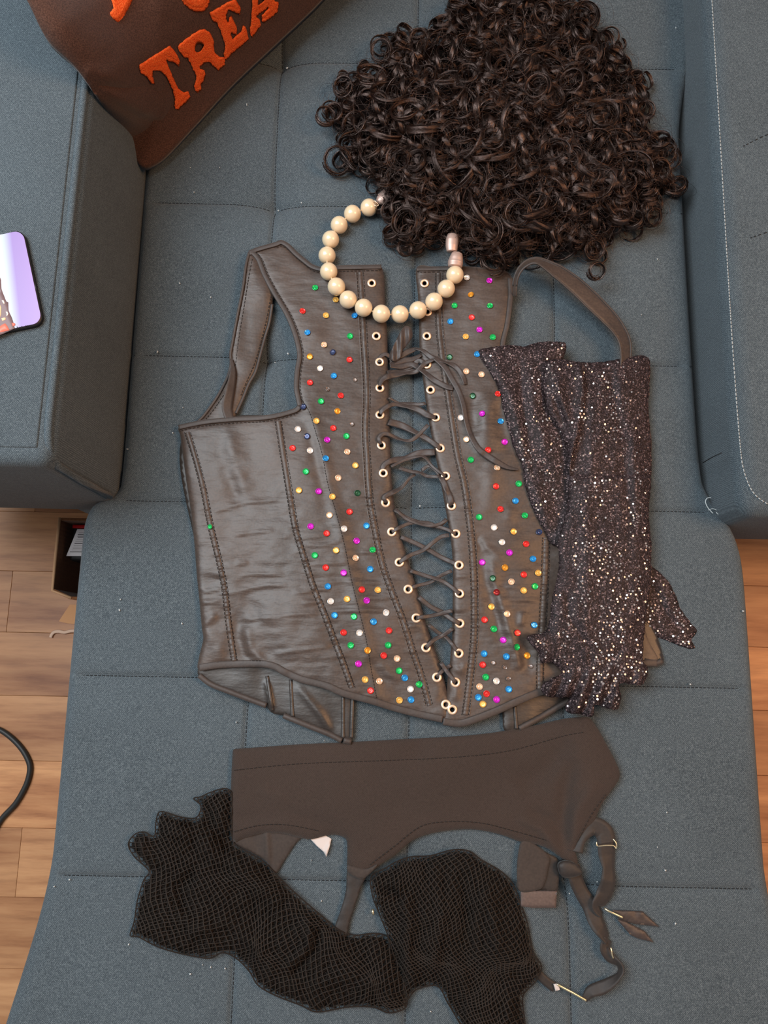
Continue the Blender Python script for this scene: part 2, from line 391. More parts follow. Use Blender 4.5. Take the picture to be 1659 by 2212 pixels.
# ------------------------------------------------------------------ throw pillow
pil = [(315, 358), (297, 350), (272, 285), (215, 215), (160, 140), (100, 82), (58, 0), (-60, -200), (-190, -400), (-240, -500), (100, -640), (500, -560), (980, -330), (960, -300), (860, -190), (690, 0), (600, 86), (500, 180), (420, 266), (352, 336)]
def pillow_h(u, v, d):
    t = np.clip((315-u)*.58+(358-v)*.81, 0, 900)                # along the left edge, up over the arm
    base = .020+.152*(1-np.exp(-(t/240)**1.6))
    dl = (u-315)*.81-(v-358)*.58
    base = base+.062*sst(50, 215, t)*np.exp(-(dl/110)**2)
    puff = .032*(1-np.exp(-d/140))
    return base+puff+ridge(u, v, [(190, 165), (245, 195), (335, 240)], 15, -.0022)+ridge(u, v, [(185, 145), (255, 178), (340, 222)], 16, .0018)+.0016*fbm(u/90, v/90, 5)
def pm():
    q = NT('brown_felt'); a = q.noise(900, 2)
    return q.set(Base_Color=q.ramp(a, [(.35, lin(58, 37, 29)), (.65, lin(84, 57, 46))]), Roughness=.95, Specular_IOR_Level=.15, Sheen_Weight=.15, Normal=q.bump(a, .3, .001))
pillow = thing('throw_pillow', 'dark brown square throw pillow with orange lettering, leaning in the sofa corner', 'pillow', (-.2, .72, SZ))
cover = cloth('cover', pil, pillow_h, pm(), pillow, step=6, thick=lambda u, v, d, h: .008+.6*np.clip(1-np.exp(-d/60), 0, 1)*np.minimum(h, .11)*.5)
def om():
    q = NT('orange_terry'); a = q.noise(700, 3, None, .7)
    return q.set(Base_Color=q.ramp(a, [(.35, lin(228, 72, 24)), (.65, lin(255, 118, 56))]), Roughness=.95, Specular_IOR_Level=.1, Normal=q.bump(a, .9, .002))
orange = om()
c4 = lambda pts: [(300+a/3.95, b/3.95) for a, b in pts]
Tl = [(0, 555), (130, 470), (265, 388), (300, 425), (345, 500), (332, 540), (285, 500), (225, 485), (255, 570), (295, 670), (332, 752), (385, 790), (418, 780), (430, 802), (392, 852), (325, 912), (302, 905), (305, 850), (290, 770), (262, 700), (218, 620), (165, 572), (112, 575), (105, 620), (127, 695), (92, 680), (50, 625), (8, 595)]
Rl = [(330, 400), (350, 372), (430, 310), (520, 255), (560, 248), (602, 272), (630, 322), (640, 440), (690, 485), (728, 490), (725, 530), (672, 578), (640, 552), (590, 500), (548, 515), (512, 545), (522, 590), (560, 600), (555, 640), (522, 700), (522, 740), (490, 767), (468, 735), (490, 670), (478, 610), (440, 535), (408, 468), (375, 458)]
Rh = [(470, 400), (485, 352), (520, 340), (555, 368), (550, 400), (522, 438), (490, 445)]
El = [(600, 108), (640, 85), (720, 40), (790, 2), (822, -12), (862, 50), (857, 95), (800, 68), (758, 55), (742, 95), (740, 150), (760, 195), (768, 150), (790, 135), (830, 215), (830, 270), (785, 252), (775, 280), (800, 335), (832, 302), (870, 272), (890, 218), (912, 225), (932, 310), (860, 372), (790, 430), (738, 488), (722, 465), (735, 400), (715, 310), (682, 215), (655, 160), (630, 158)]
Al = [(968, -30), (955, 200), (943, 268), (960, 292), (1005, 238), (1033, 192), (1028, 160), (1003, 150), (1005, 100), (1095, 38), (1105, 65), (1050, 130), (1048, 158), (1068, 168), (1120, 125), (1182, 75), (1188, 15), (1165, 12), (1110, -110), (1065, -200), (1000, -185), (970, -110)]
Ah = [(1012, 42), (1018, -40), (1045, -62), (1072, -5), (1040, 28)]
T2 = [(a+1090, b-980) for a, b in Tl]
th = np.linspace(0, 2*math.pi, 22)[:-1]; ca, sa = math.cos(-.55), math.sin(-.55)
Ol = [(462+118*math.cos(t)*ca-168*math.sin(t)*sa, -84+118*math.cos(t)*sa+168*math.sin(t)*ca) for t in th]
Oh = [(462+58*math.cos(t)*ca-98*math.sin(t)*sa, -88+58*math.cos(t)*sa+98*math.sin(t)*ca) for t in th]
Kl = [(c*1.6667-500, d_*1.6667) for c, d_ in []]
leg1 = [(240, 0), (246, 18), (237, 27), (242, 37), (254, 43), (267, 28), (281, 2), (300, -50), (312, -84), (255, -96), (246, -40)]
pl_px = [(c4(Tl), None), (c4(Rl), c4(Rh)), (c4(El), None), (c4(Al), c4(Ah)), (c4(T2), None), (c4(Ol), c4(Oh)), (leg1, None)]
pil_L = resample(pil, 9, True)
for pts, hole in pl_px:
    hh = [resample(hole, 4, True)] if hole else []
    cloth('letter', pts, lambda u, v, d: pillow_h(u, v, segd(u, v, pil_L, True))+.0014+.0012*(1-np.exp(-d/1.5)), orange, pillow, step=3.5, thick=.005, holes=hh, smooth=False, jag=1.0)
# ------------------------------------------------------------------ corset
def satin(name, a, b, rough=.40, bs=.15):
    q = NT(name); n1 = q.noise(14, 4, None, .6); n2 = q.noise(420, 2)
    wv = q.noise(60, 3, q.mapped((.5, 1.6, 1)))
    col = q.ramp(n1, [(.3, a), (.7, b)]); col = q.mix(.25, col, q.ramp(n2, [(.3, tuple(x*.6 for x in a[:3])), (.7, tuple(x*1.5 for x in b[:3]))]))
    nb = q.bump(wv, bs, .002); nb = q.bump(n2, .12, .0006, nb)
    rg = q.n('ShaderNodeMapRange'); q.l(n1, rg.inputs[0]); rg.inputs[3].default_value = rough-.07; rg.inputs[4].default_value = rough+.1
    return q.set(Base_Color=col, Roughness=rg.outputs[0], Specular_IOR_Level=.62, Sheen_Weight=.1, Normal=nb)
satin_m = satin('black_satin', lin(48, 37, 31), lin(74, 59, 50), .47, .55)
bind_m = satin('black_satin_binding', lin(46, 37, 33), lin(62, 51, 46), .58)
inner_m = satin('corset_lining', lin(30, 24, 21), lin(48, 39, 33), .42, .4)
thread_m = plain('black_thread', lin(26, 21, 19), .8)
lace_m = satin('black_satin_ribbon', lin(44, 35, 32), lin(66, 54, 50), .5)
brass_m = plain('copper_eyelet_metal', lin(248, 214, 184), .42, .7)
# shared line work, in pixels of the photograph

boneL1 = [(405, 934), (425, 1000), (440, 1060), (455, 1136), (473, 1211), (485, 1271), (494, 1347), (506, 1428)]
boneL2 = [(601, 910), (612, 982), (615, 1000), (627, 1075), (639, 1145), (657, 1205), (675, 1262), (699, 1322), (720, 1377), (742, 1434), (760, 1485)]
boneL3 = [(778, 588), (784, 681), (787, 741), (791, 801), (793, 862), (790, 922), (793, 982), (799, 1075), (811, 1145), (826, 1217), (850, 1286), (871, 1340), (894, 1413), (910, 1458), (928, 1524)]
boneR1 = [(948, 590), (948, 690), (955, 766), (963, 819), (971, 872), (979, 925), (989, 986), (1003, 1045), (1013, 1113), (1020, 1180), (1024, 1246), (1025, 1312), (1024, 1378), (1016, 1458), (1008, 1524), (1005, 1545)]
boneR2 = [(1180, 1161), (1178, 1233), (1175, 1299), (1172, 1355), (1167, 1437), (1167, 1488)]
seamL = [(651, 862), (669, 892), (681, 931), (696, 982), (708, 1045), (727, 1111), (745, 1181), (760, 1256), (775, 1316), (790, 1377), (802, 1446), (814, 1510)]
edgeL = [(824, 577), (832, 660), (836, 720), (838, 780), (840, 850), (842, 940), (845, 1020), (852, 1090), (866, 1160), (885, 1220), (902, 1280), (918, 1340), (938, 1400), (955, 1450), (966, 1500), (970, 1548)]
edgeR = [(900, 578), (903, 640), (905, 700), (907, 766), (913, 814), (920, 870), (928, 920), (939, 976), (950, 1031), (960, 1085), (967, 1125), (974, 1166), (978, 1219), (978, 1286), (977, 1339), (977, 1376), (974, 1405), (972, 1432), (967, 1466), (965, 1498), (957, 1540)]
hemL = [(956, 1558), (900, 1546), (850, 1533), (802, 1518), (742, 1502), (705, 1486), (651, 1472), (616, 1457), (592, 1444), (561, 1438), (470, 1441), (430, 1447)]
hemR = [(957, 1563), (992, 1567), (1020, 1560), (1072, 1540), (1125, 1516), (1172, 1498), (1240, 1484), (1320, 1462), (1392, 1438), (1420, 1437)]
sideL = [(429, 1424), (439, 1380), (436, 1358), (431, 1301), (425, 1241), (419, 1166), (410, 1090), (401, 1030), (395, 985), (389, 940), (386, 924)]
topL = [(386, 923), (440, 912), (500, 906), (561, 903), (597, 898), (639, 886), (648, 877)]
armL = [(648, 877), (643, 855), (640, 837), (642, 801), (647, 771), (645, 750), (636, 717), (621, 681), (603, 650), (588, 625), (570, 590), (558, 560), (546, 546), (538, 547)]
neckL = [(538, 546), (558, 538), (597, 527), (607, 523), (621, 530), (639, 548), (657, 563), (675, 576), (700, 582), (733, 578), (776, 577), (824, 576)]
WR = []
cD = lambda *p: [(380+a/3.318, 1000+b/3.318) for a, b in p]
cA = lambda *p: [(380+a/3.318, 500+b/3.318) for a, b in p]
cF = lambda *p: [(780+a/3.77, 700+b/3.77) for a, b in p]
cE = lambda *p: [(780+a/3.77, 1100+b/3.77) for a, b in p]
for p in ([(270, 345), (360, 325), (460, 300)], [(400, 520), (550, 497), (700, 488)], [(430, 715), (520, 715)], [(460, 805), (620, 795), (770, 795)], [(390, 930), (600, 885), (800, 868)], [(450, 1125), (760, 1095), (1030, 1075)], [(700, 1365), (900, 1340), (1110, 1320)], [(910, 590), (1050, 590), (1180, 562)], [(1170, 635), (1400, 640)], [(920, 735), (1100, 722), (1250, 715)], [(1000, 855), (1250, 850), (1500, 862)], [(1000, 912), (1100, 905)], [(1100, 1060), (1300, 1055), (1480, 1056)], [(830, 930), (1000, 925)], [(900, 1005), (1030, 1000)], [(280, 300), (470, 290), (740, 262)], [(1310, 965), (1520, 975)], [(190, 925), (330, 900)], [(170, 1000), (330, 985)]):
    WR.append((cD(*p), 3.2, .0013))
for p in ([(1090, 525), (1400, 505)], [(1080, 815), (1440, 800)], [(750, 690), (900, 692)], [(740, 555), (900, 540)], [(1150, 620), (1300, 640)], [(1100, 730), (1450, 740)], [(760, 820), (900, 810)], [(0, 350), (150, 345)], [(0, 810), (220, 830)], [(380, 950), (470, 945)]):
    WR.append((cE(*p), 3.2, .0012))
BIG = [(seamL, 13, .0035), ([(660, 905), (676, 960), (690, 1020), (702, 1075)], 11, -.003),
       (cA((370, 1430), (400, 1560), (430, 1659)), 13, .002), (cA((300, 1480), (320, 1600), (380, 1750)), 14, -.002), (cD((330, 30), (400, 150), (450, 290)), 13, -.0028), (cD((420, 20), (470, 150), (490, 260)), 12, .002),
       (cD((480, 950), (560, 1060), (600, 1150)), 12, -.002), (cD((500, 1170), (530, 1340), (640, 1440), (790, 1530)), 10, .0042), (cD((450, 1050), (450, 1250), (520, 1420)), 14, -.0045), (cD((200, 1200), (300, 1290), (320, 1430)), 14, .003),
       (cD((190, 1170), (290, 1090)), 8, .003), (cD((1450, 1430), (1530, 1510), (1600, 1560)), 7, .002), (cD((1380, 1400), (1430, 1500), (1520, 1600)), 9, -.0025),
       (cF((1060, 560), (1020, 720), (1010, 900), (1030, 1050)), 20, .006), (cF((920, 560), (905, 720), (940, 900)), 14, -.004), (cF((1120, 600), (1130, 800), (1200, 1050)), 10, -.003), (cF((1050, 1100), (1060, 1300), (1050, 1550)), 17, .0035),
       (cF((1220, 1480), (1200, 1600)), 10, .002), (cE((1060, 390), (1080, 560), (1130, 720), (1180, 900), (1260, 1160), (1300, 1310)), 10, .0045), (cE((980, 330), (1010, 600), (1090, 850), (1150, 1100)), 12, -.004), (cE((960, 250), (1080, 360), (1180, 430)), 7, .0022), (cE((930, 220), (990, 330)), 8, -.003), (cE((1320, 830), (1300, 960)), 7, .003), (cE((1330, 1030), (1360, 1200), (1350, 1360)), 14, -.004), (cE((1260, 1180), (1290, 1300)), 8, .003),
       (cE((640, 1380), (690, 1470), (650, 1570)), 7, -.003), (cE((760, 1290), (820, 1320), (850, 1250)), 6, .003), (cE((780, 1440), (770, 1560)), 6, .0025)]
BONES = [boneL1, boneL2, boneL3, boneR1, boneR2]
def Hc(u, v):
    """height of the corset front above the seat"""
    u = np.asarray(u, float); v = np.asarray(v, float)
    h = .0095+.0045*np.exp(-((u-640)/150)**2)+.0045*np.exp(-((u-1110)/120)**2)-.003*sst(1250, 1400, u)
    h = h+.0028*fbm(u/130, v/170, 1)+.0016*vn(u/45, v/60, 8)
    wst = sst(1020, 1100, v)*(1-sst(1400, 1470, v))
    h = h+.0009*vn(u/75, v/13, 21)*wst+.0005*vn(u/18, v/9, 22)
    for p, wd, a in WR: h = h+ridge(u, v, p, wd, a)
    for p, wd, a in BIG: h = h+ridge(u, v, p, wd*1.15, a*.55)
    near = np.min([segd(u, v, b) for b in (boneL1, boneL2, boneL3, boneR1, boneR2)], axis=0)
    h = h+.0009*np.exp(-(near/14)**2)*vn(u/40, v/5.5, 31)*wst*2
    return np.maximum(h, .0055)
eyeL = [(803, 611.5), (813, 726), (820, 782), (820.6, 838), (820.6, 896), (824, 962), (828, 1022), (833, 1086), (846, 1149), (862.5, 1214.6), (881.6, 1273), (899, 1335), (920, 1399), (943.6, 1463), (963, 1522)]
eyeR = [(917, 612), (923.5, 674), (922, 726), (922, 787.5), (930, 842), (941, 901.6), (951, 968), (962.5, 1028), (975, 1092.6), (984.5, 1153), (991.4, 1220.7), (992.5, 1282), (993, 1346.7), (991, 1411.4), (983.7, 1474), (977, 1533)]
ring = lambda c, r, n=10: np.array([(c[0]+r*math.cos(t), c[1]+r*math.sin(t)) for t in np.arange(n)*2*math.pi/n])
corset = thing('corset', 'black satin lace-up corset scattered with coloured sequins, on the chaise', 'corset', (0, .15, SZ))
# back panels, seen below the hem and at the right
def Hb(u, v, d): return .0025+.0018*(1-np.exp(-d/10))+.0022*(vn(u/38, v/60, 44)+.5)+ridge(u, v, [(575, 1470), (588, 1530)], 5, .003)+ridge(u, v, [(640, 1480), (690, 1540), (715, 1580)], 8, .002)
backL = [(400, 935), (640, 905), (660, 1000), (700, 1200), (763, 1400), (764, 1512), (761, 1591), (757, 1604), (730, 1597), (711, 1588), (666, 1570), (630, 1553), (612, 1546), (590, 1541), (582, 1535), (575, 1525), (537, 1512), (500, 1498), (455, 1480), (428, 1459), (432, 1420), (440, 1370), (425, 1200)]
backR = [(1085, 1440), (1250, 900), (1396, 915), (1396, 1200), (1400, 1330), (1420, 1376), (1433, 1428), (1418, 1436), (1392, 1428), (1300, 1480), (1231, 1513), (1170, 1550), (1124, 1576), (1112, 1580), (1090, 1578), (1086, 1550)]
for pg in (backL, backR): cloth('back_panel', pg, Hb, inner_m, corset, step=6)
tb = lambda pts, rad, off, hf, flat=.55, n=8: tube_data(P(*(lambda q: (q[:, 0], q[:, 1], hf(q[:, 0], q[:, 1])+off))(resample(pts, 5, False))), rad, n, True, flat)
z0 = lambda u, v: Hb(u, v, 8*np.ones_like(u))
for pts in ([(430, 1459), (455, 1478), (500, 1496), (537, 1510), (575, 1524)], [(612, 1546), (666, 1568), (711, 1586), (738, 1600)], [(742, 1599), (759, 1603)], [(1122, 1574), (1170, 1548), (1231, 1512)], [(1392, 1426), (1420, 1432), (1431, 1427)]):
    V, Fc = tb(pts, .0028, .0012, z0); mk('hem_binding', V, Fc, bind_m, corset)
for pts in ([(741, 1505), (741, 1594)], [(762, 1505), (759, 1594)], [(577, 1460), (583, 1500), (588, 1535)], [(628, 1468), (632, 1548)], [(1112, 1525), (1116, 1575)]):
    V, Fc = tb(pts, .0020, .0010, z0); mk('boning_channel', V, Fc, inner_m, corset)
# front panels with an opening under every eyelet
frontL = edgeL+hemL[:]+sideL+topL[1:-1]+armL+neckL[1:-1]
topR = [(900, 578), (940, 576), (985, 575), (1040, 578), (1100, 590)]
armR = [(1100, 590), (1104, 640), (1098, 700), (1088, 740), (1084, 800), (1094, 860), (1130, 900), (1250, 906), (1398, 912)]
sideR = [(1398, 915), (1394, 1100), (1390, 1300), (1404, 1376), (1428, 1420), (1420, 1436)]
frontR = [(957, 1562)]+hemR[1:]+sideR[::-1][1:]+armR[::-1][1:]+topR[::-1][1:-1]+edgeR[:-1]
def Hfront(u, v, d): return Hc(u, v)-.0035*np.exp(-d/5)
for pg, ey in ((frontL, eyeL), (frontR, eyeR)):
    cloth('front_panel', pg, Hfront, satin_m, corset, step=4.6, holes=[ring(c, 5.2) for c in ey], thick=.0013)
# bindings
for pts in (hemL, hemR):
    V, Fc = tb([(a, b-4.5) for a, b in pts], .0036, .0005, Hc, .20, 10); mk('hem_binding', V, Fc, bind_m, corset)
for pts in (topL, armL, neckL, [(900, 581), (940, 580), (985, 579)], [(1102, 600), (1103, 640), (1096, 700), (1087, 738), (1083, 780)]):
    V, Fc = tb(pts, .0028, -.0002, Hc, .24, 8); mk('edge_binding', V, Fc, bind_m, corset)
# stitched casings for the bones, ribbed where the satin gathers
def casing(pts, wpx, nm='boning_channel'):
    q = resample(pts, 2.2, False); v = q[:, 1]; wst = sst(1040, 1110, v)*.8+.25
    r = wpx*.00049*.5*(1+.16*np.where(np.sin(v*2*math.pi/9.+3*vn(v/20, v*0, 5)) > .2, 1, -.4)*wst)
    V, Fc = tube_data(P(q[:, 0], q[:, 1], Hc(q[:, 0], q[:, 1])-.0002), r, 8, True, .42); mk(nm, V, Fc, satin_m, corset)
casing(boneL1, 11); casing(boneL2, 12); casing(boneL3, 10); casing(boneR1, 12); casing(boneR2, 13)
casing([(b[0]-9, b[1]) for b in boneL3], 4); casing([(b[0]+9, b[1]) for b in boneR1], 4)
st = []
def stitch(pts, off=0., step=5.5, rr=.00030, hf=Hc):
    q = resample(pts, step/2, False); hh = hf(q[:, 0]+off, q[:, 1])+.0004; C = P(q[:, 0]+off, q[:, 1], hh)
    for k in range(0, len(C)-2, 3): st.append(tube_data(C[k:k+3], rr, 4))
for b, o in ((boneL1, 6.5), (boneL2, 7), (boneL3, 7), (boneR1, 7.5), (boneR2, 8)): stitch(b, o); stitch(b, -o)
for b in (seamL,): stitch(b, 0, 4)
inset = lambda pts, du, dv: [(a+du, b+dv) for a, b in pts]
stitch(inset(hemL, 0, -10.5)); stitch(inset(hemR, 0, -10.5)); stitch(inset(topL, 0, 8)); stitch(inset(armL, 8, 0)); stitch(inset(neckL[2:], 0, 8)); stitch([(902, 588), (985, 586)])
V, Fc = join(st); mk('stitching', V, Fc, thread_m, corset, kind='stuff')
# shoulder straps
def strapL_h(u, v, d): return .003+.007*(1-sst(560, 760, v))+.004*(1-np.exp(-d/9))+.0025*vn(u/30, v/45, 9)+ridge(u, v, [(515, 560), (505, 700), (495, 800)], 16, .003)
strapL = [(538, 546), (531, 575), (525, 620), (513, 681), (502, 741), (498, 765), (499, 783), (496, 800), (491, 816), (470, 856), (440, 898), (426, 912), (455, 925), (510, 915), (509, 900), (512, 890), (525, 862), (537, 831), (552, 804), (561, 771), (573, 726), (582, 696), (588, 657), (591, 625), (575, 590), (556, 556)]
s_l = cloth('shoulder_strap', strapL, strapL_h, satin_m, corset, step=5)
st = []
fl = lambda u, v: strapL_h(u, v, 9*np.ones_like(u))
stitch([(545, 560), (537, 600), (526, 670), (516, 730), (508, 790), (497, 830), (465, 880), (445, 905)], 0, 5, .0004, fl); stitch([(586, 640), (576, 690), (565, 735), (552, 780), (535, 820), (520, 855)], 0, 5, .0004, fl)
V, Fc = join(st); mk('stitching', V, Fc, thread_m, s_l, kind='stuff')
for pts in (strapL[0:12], [(510, 893), (525, 860), (537, 830), (552, 803), (561, 771), (573, 726), (582, 696), (588, 657)]):
    V, Fc = tb(pts, .0016, -.0008, fl, .7); mk('strap_binding', V, Fc, bind_m, s_l)
V, Fc = ribbon_data([(499, 775), (503, 800), (498, 840), (490, 880), (496, 905)], [6, 14, 22, 24, 20], [.009, .011, .012, .011, .010], twist=[.2, .5, .8, .5, .2]); mk('twisted_edge', V, Fc, bind_m, s_l)
srp = [(1113, 640), (1114, 606), (1128, 578), (1156, 564), (1195, 582), (1240, 615), (1290, 662), (1330, 705), (1349, 742), (1349, 800), (1340, 880)]
V, Fc = ribbon_data(srp, SW := [8, 14, 28, 40, 44, 46, 44, 38, 30, 28, 30], SH := [.016, .028, .036, .034, .030, .026, .022, .020, .019, .012, .006], 4, .0012, ST := [1.0, .9, .6, .3, .2, .2, .25, .4, .55, .5, .3])
s_r = mk('shoulder_strap', V, Fc, satin_m, corset)
v_, _ = ribbon_data(srp, SW, SH, 4, .0012, ST); v_ = v_.reshape(-1, 10, 3)
for k in (0, 4):
    V, Fc = tube_data(v_[6:, k]*.96+v_[6:, 2]*.04+np.array([0, 0, .0004]), .0012, 6, True, .6); mk('strap_binding', V, Fc, bind_m, s_r)
# eyelets
R_, r_ = .0037, .0015; tv = []; tf = []
for i in range(20):
    for j in range(8):
        a = i*2*math.pi/20; b = j*2*math.pi/8; tv.append(((R_+r_*math.cos(b))*math.cos(a), (R_+r_*math.cos(b))*math.sin(a), r_*.7*math.sin(b)))
        tf.append((i*8+j, ((i+1) % 20)*8+j, ((i+1) % 20)*8+(j+1) % 8, i*8+(j+1) % 8))
me = None
def normal_rot(hf, u, v, jit=.0):
    e = 4.; du = (hf(np.array([u+e]), np.array([v]))-hf(np.array([u-e]), np.array([v])))[0]/(2*e*.00049); dv = (hf(np.array([u]), np.array([v+e]))-hf(np.array([u]), np.array([v-e])))[0]/(2*e*.00049)
    n = Vector((-du+random.uniform(-jit, jit), dv+random.uniform(-jit, jit), 1)).normalized()
    return Vector((0, 0, 1)).rotation_difference(n).to_euler()
for c in eyeL+eyeR:
    p = P(c[0], c[1], Hc(np.array([c[0]]), np.array([c[1]]))+.0007)[0]; rt = normal_rot(Hc, *c)
    if me is None:
        o = mk('eyelet', tv, tf, brass_m, corset, local=True); me = o.data; o.location = Vector(p)-Vector(rootloc(corset)); o.rotation_euler = rt
    else: inst(me, 'eyelet', corset, p, rt)
# laces
Hl = lambda off: (lambda u, v, s: Hc(u, v)+off+.0012*np.sin(s*9+off*900))
LA = [(cF((150, 312), (158, 268), (198, 245), (238, 268)), 7, 0), (cF((235, 335), (330, 345), (420, 330), (500, 380), (600, 460), (700, 510), (750, 520)), 10, .2), (cF((150, 500), (175, 450), (240, 420), (340, 400), (450, 385), (520, 320), (590, 290)), [7, 10, 12, 9, 8, 8, 6], .3), (cF((215, 395), (330, 385), (440, 380)), 8, .2),
      (cF((440, 200), (500, 215), (570, 270), (660, 300), (760, 340), (830, 430), (850, 490)), [5, 8, 10, 9, 9, 9, 8], .4), (cF((600, 275), (680, 350), (740, 450), (790, 540), (830, 650), (855, 780), (890, 900), (960, 1020), (1070, 1100), (1190, 1165), (1280, 1185)), [9, 10, 10, 9, 9, 9, 9, 10, 11, 9, 3], .15), (cF((240, 330), (330, 355), (400, 350), (470, 300), (540, 330)), 9, .3),
      (cF((225, 600), (300, 640), (360, 665)), 4, 0), (cF((150, 730), (185, 690), (260, 655), (350, 665), (450, 690), (540, 740), (606, 760)), [8, 8, 7, 9, 11, 11, 8], .25), (cF((260, 655), (400, 648), (470, 655), (525, 645)), 6, .2), (cF((225, 795), (340, 830), (440, 880), (530, 930), (648, 1010)), [13, 12, 9, 9, 9], .2), (cF((160, 980), (145, 930), (180, 895), (230, 900), (310, 935), (390, 950), (450, 920), (545, 820)), [7, 7, 7, 6, 6, 7, 6, 7], .3),
      (cF((165, 1205), (190, 1145), (260, 1110), (360, 1095), (470, 1055), (600, 1042)), [8, 9, 11, 12, 12, 12], .2), (cF((245, 1160), (350, 1110), (480, 1075), (530, 1095), (580, 1160), (688, 1238)), 5, .3), (cF((310, 1170), (400, 1200), (480, 1210), (540, 1240), (640, 1242)), 6, .3), (cF((490, 1195), (560, 1155), (640, 1230)), 6, .2), (cF((201, 1455), (188, 1410), (260, 1370), (330, 1330), (400, 1250), (440, 1225)), [7, 8, 9, 6, 5, 5], .3), (cF((650, 1245), (690, 1330), (720, 1400), (736, 1475)), 10, .2), (cF((275, 1510), (370, 1580), (480, 1615), (620, 1645), (697, 1590)), 7, .2),
      (cE((250, 184), (330, 140), (420, 110), (540, 110), (620, 140), (700, 165), (771, 199)), 6, .2), (cE((290, 10), (370, 80), (450, 110), (560, 135), (640, 120), (697, 85)), 5.5, .2), (cE((325, 225), (450, 280), (550, 330), (650, 390), (797, 455)), 7.5, .1), (cE((311, 432), (400, 375), (500, 335), (600, 260), (650, 225), (715, 210)), 7, .2), (cE((400, 500), (520, 540), (650, 580), (730, 630), (801, 687)), 6.5, .2), (cE((383, 652), (450, 625), (560, 595), (640, 545), (738, 500)), 6, .2), (cE((470, 715), (560, 790), (660, 840), (730, 890), (804, 930)), 7.5, .1), (cE((450, 885), (560, 870), (650, 850), (742, 825)), 6.5, .15), (cE((550, 940), (620, 1000), (690, 1040), (740, 1100), (796, 1174)), 6, .2), (cE((528, 1128), (600, 1060), (680, 1020), (745, 970)), 6.5, .2), (cE((650, 1250), (690, 1310), (768, 1410)), 6.5, .1), (cE((617, 1368), (670, 1310), (732, 1270)), 6, .1)]
gap = np.vstack([np.array(edgeL), np.array(edgeR)[::-1]])
for k, (pt, wd, tw) in enumerate(LA):
    off = .0012+.0011*(k % 3)
    def lh(u, v, s, off=off):
        sag = np.where(inside(u, v, [gap]), segd(u, v, gap, True), 0)
        return Hc(u, v)+off-.0035*(1-np.exp(-sag/10))-.0018*(np.exp(-(s/.05)**2)*(k > 6)+np.exp(-((1-s)/.05)**2)*(k > 6))
    wd = [x*1.3 for x in wd] if isinstance(wd, list) else wd*1.3
    ribbon('lace', pt, wd, lh, lace_m, corset, step=3, thick=.0005, twist=[tw*1.3, -tw*.9, tw*2, -tw*1.2, tw*1.3], crown=.0001)
for pt, wd in ((cF((236, 300), (330, 252), (440, 205), (500, 216)), [10, 15, 12, 5]), (cF((236, 318), (330, 300), (420, 285), (490, 250)), [10, 14, 12, 8])):
    ribbon('lace', pt, wd, lambda u, v, s: Hc(u, v)-.001, lace_m, corset, step=3, thick=.0005, twist=[.3, -.3, .4])
bow = cF((228, 272), (250, 205), (285, 130), (318, 66), (358, 15), (404, 30), (420, 92), (400, 135), (366, 180), (335, 225), (318, 275), (275, 305))
cloth('lace_loop', bow, lambda u, v, d: Hc(u, v)+.002+.0022*(1-np.exp(-d/8))+.0015*np.sin(u*.35)+.005*sst(760, 715, v), lace_m, corset, step=3, thick=.0008)
# sequins
SQ = {'green': lin(20, 190, 95), 'gold': lin(245, 190, 95), 'red': lin(235, 50, 45), 'blue': lin(40, 150, 225), 'white': lin(240, 232, 225), 'navy': lin(50, 60, 95), 'magenta': lin(215, 35, 205), 'cream': lin(245, 205, 170), 'dull': lin(120, 105, 98), 'amber': lin(225, 150, 40), 'dkgreen': lin(30, 80, 50), 'dkred': lin(150, 25, 25)}
sqm = {k: plain('sequin_'+k, c, .30, .5, Specular_IOR_Level=.6, Coat_Weight=.3) for k, c in SQ.items()}
def seq_mesh(nm, m):
    n = 14; rr = [.0006, .0011, .0022, .0032, .0034]; zz = [.0003, .0001, .0002, .0009, .0008]; V = []; Fc = []
    for a, z in zip(rr, zz):
        for i in range(n): t = i*2*math.pi/n; V.append((a*math.cos(t), a*math.sin(t), z))
    for q in range(len(rr)-1):
        for i in range(n): Fc.append((q*n+i, q*n+(i+1) % n, (q+1)*n+(i+1) % n, (q+1)*n+i))
    Fc = [f[::-1] if False else f for f in Fc]
    Fc.append([i for i in range(n)][::-1])
    me = bpy.data.meshes.new('sequin_'+nm); me.from_pydata(V, [], Fc); me.materials.append(m); me.update(); return me
sqmesh = {k: seq_mesh(k, m) for k, m in sqm.items()}
A_ = [('green', 998, 404), ('gold', 1146, 490), ('red', 907, 572), ('gold', 1075, 602), ('blue', 1281, 604), ('blue', 943, 725), ('green', 1248, 750), ('cream', 1062, 813), ('navy', 1125, 867), ('amber', 960, 897), ('red', 1244, 920), ('white', 1034, 982), ('blue', 1132, 1035), ('red', 961, 1084), ('dull', 1087, 1131), ('red', 1181, 1177), ('green', 1040, 1217), ('navy', 914, 1257), ('amber', 1157, 1288), ('gold', 1007, 1358), ('red', 1128, 1410), ('white', 874, 1417), ('navy', 940, 1468), ('green', 1222, 1467), ('magenta', 1083, 1494), ('red', 836, 1553), ('white', 961, 1571), ('cream', 1227, 1580), ('blue', 1073, 1627), ('dull', 1283, 1063), ('dull', 1262, 1381)]
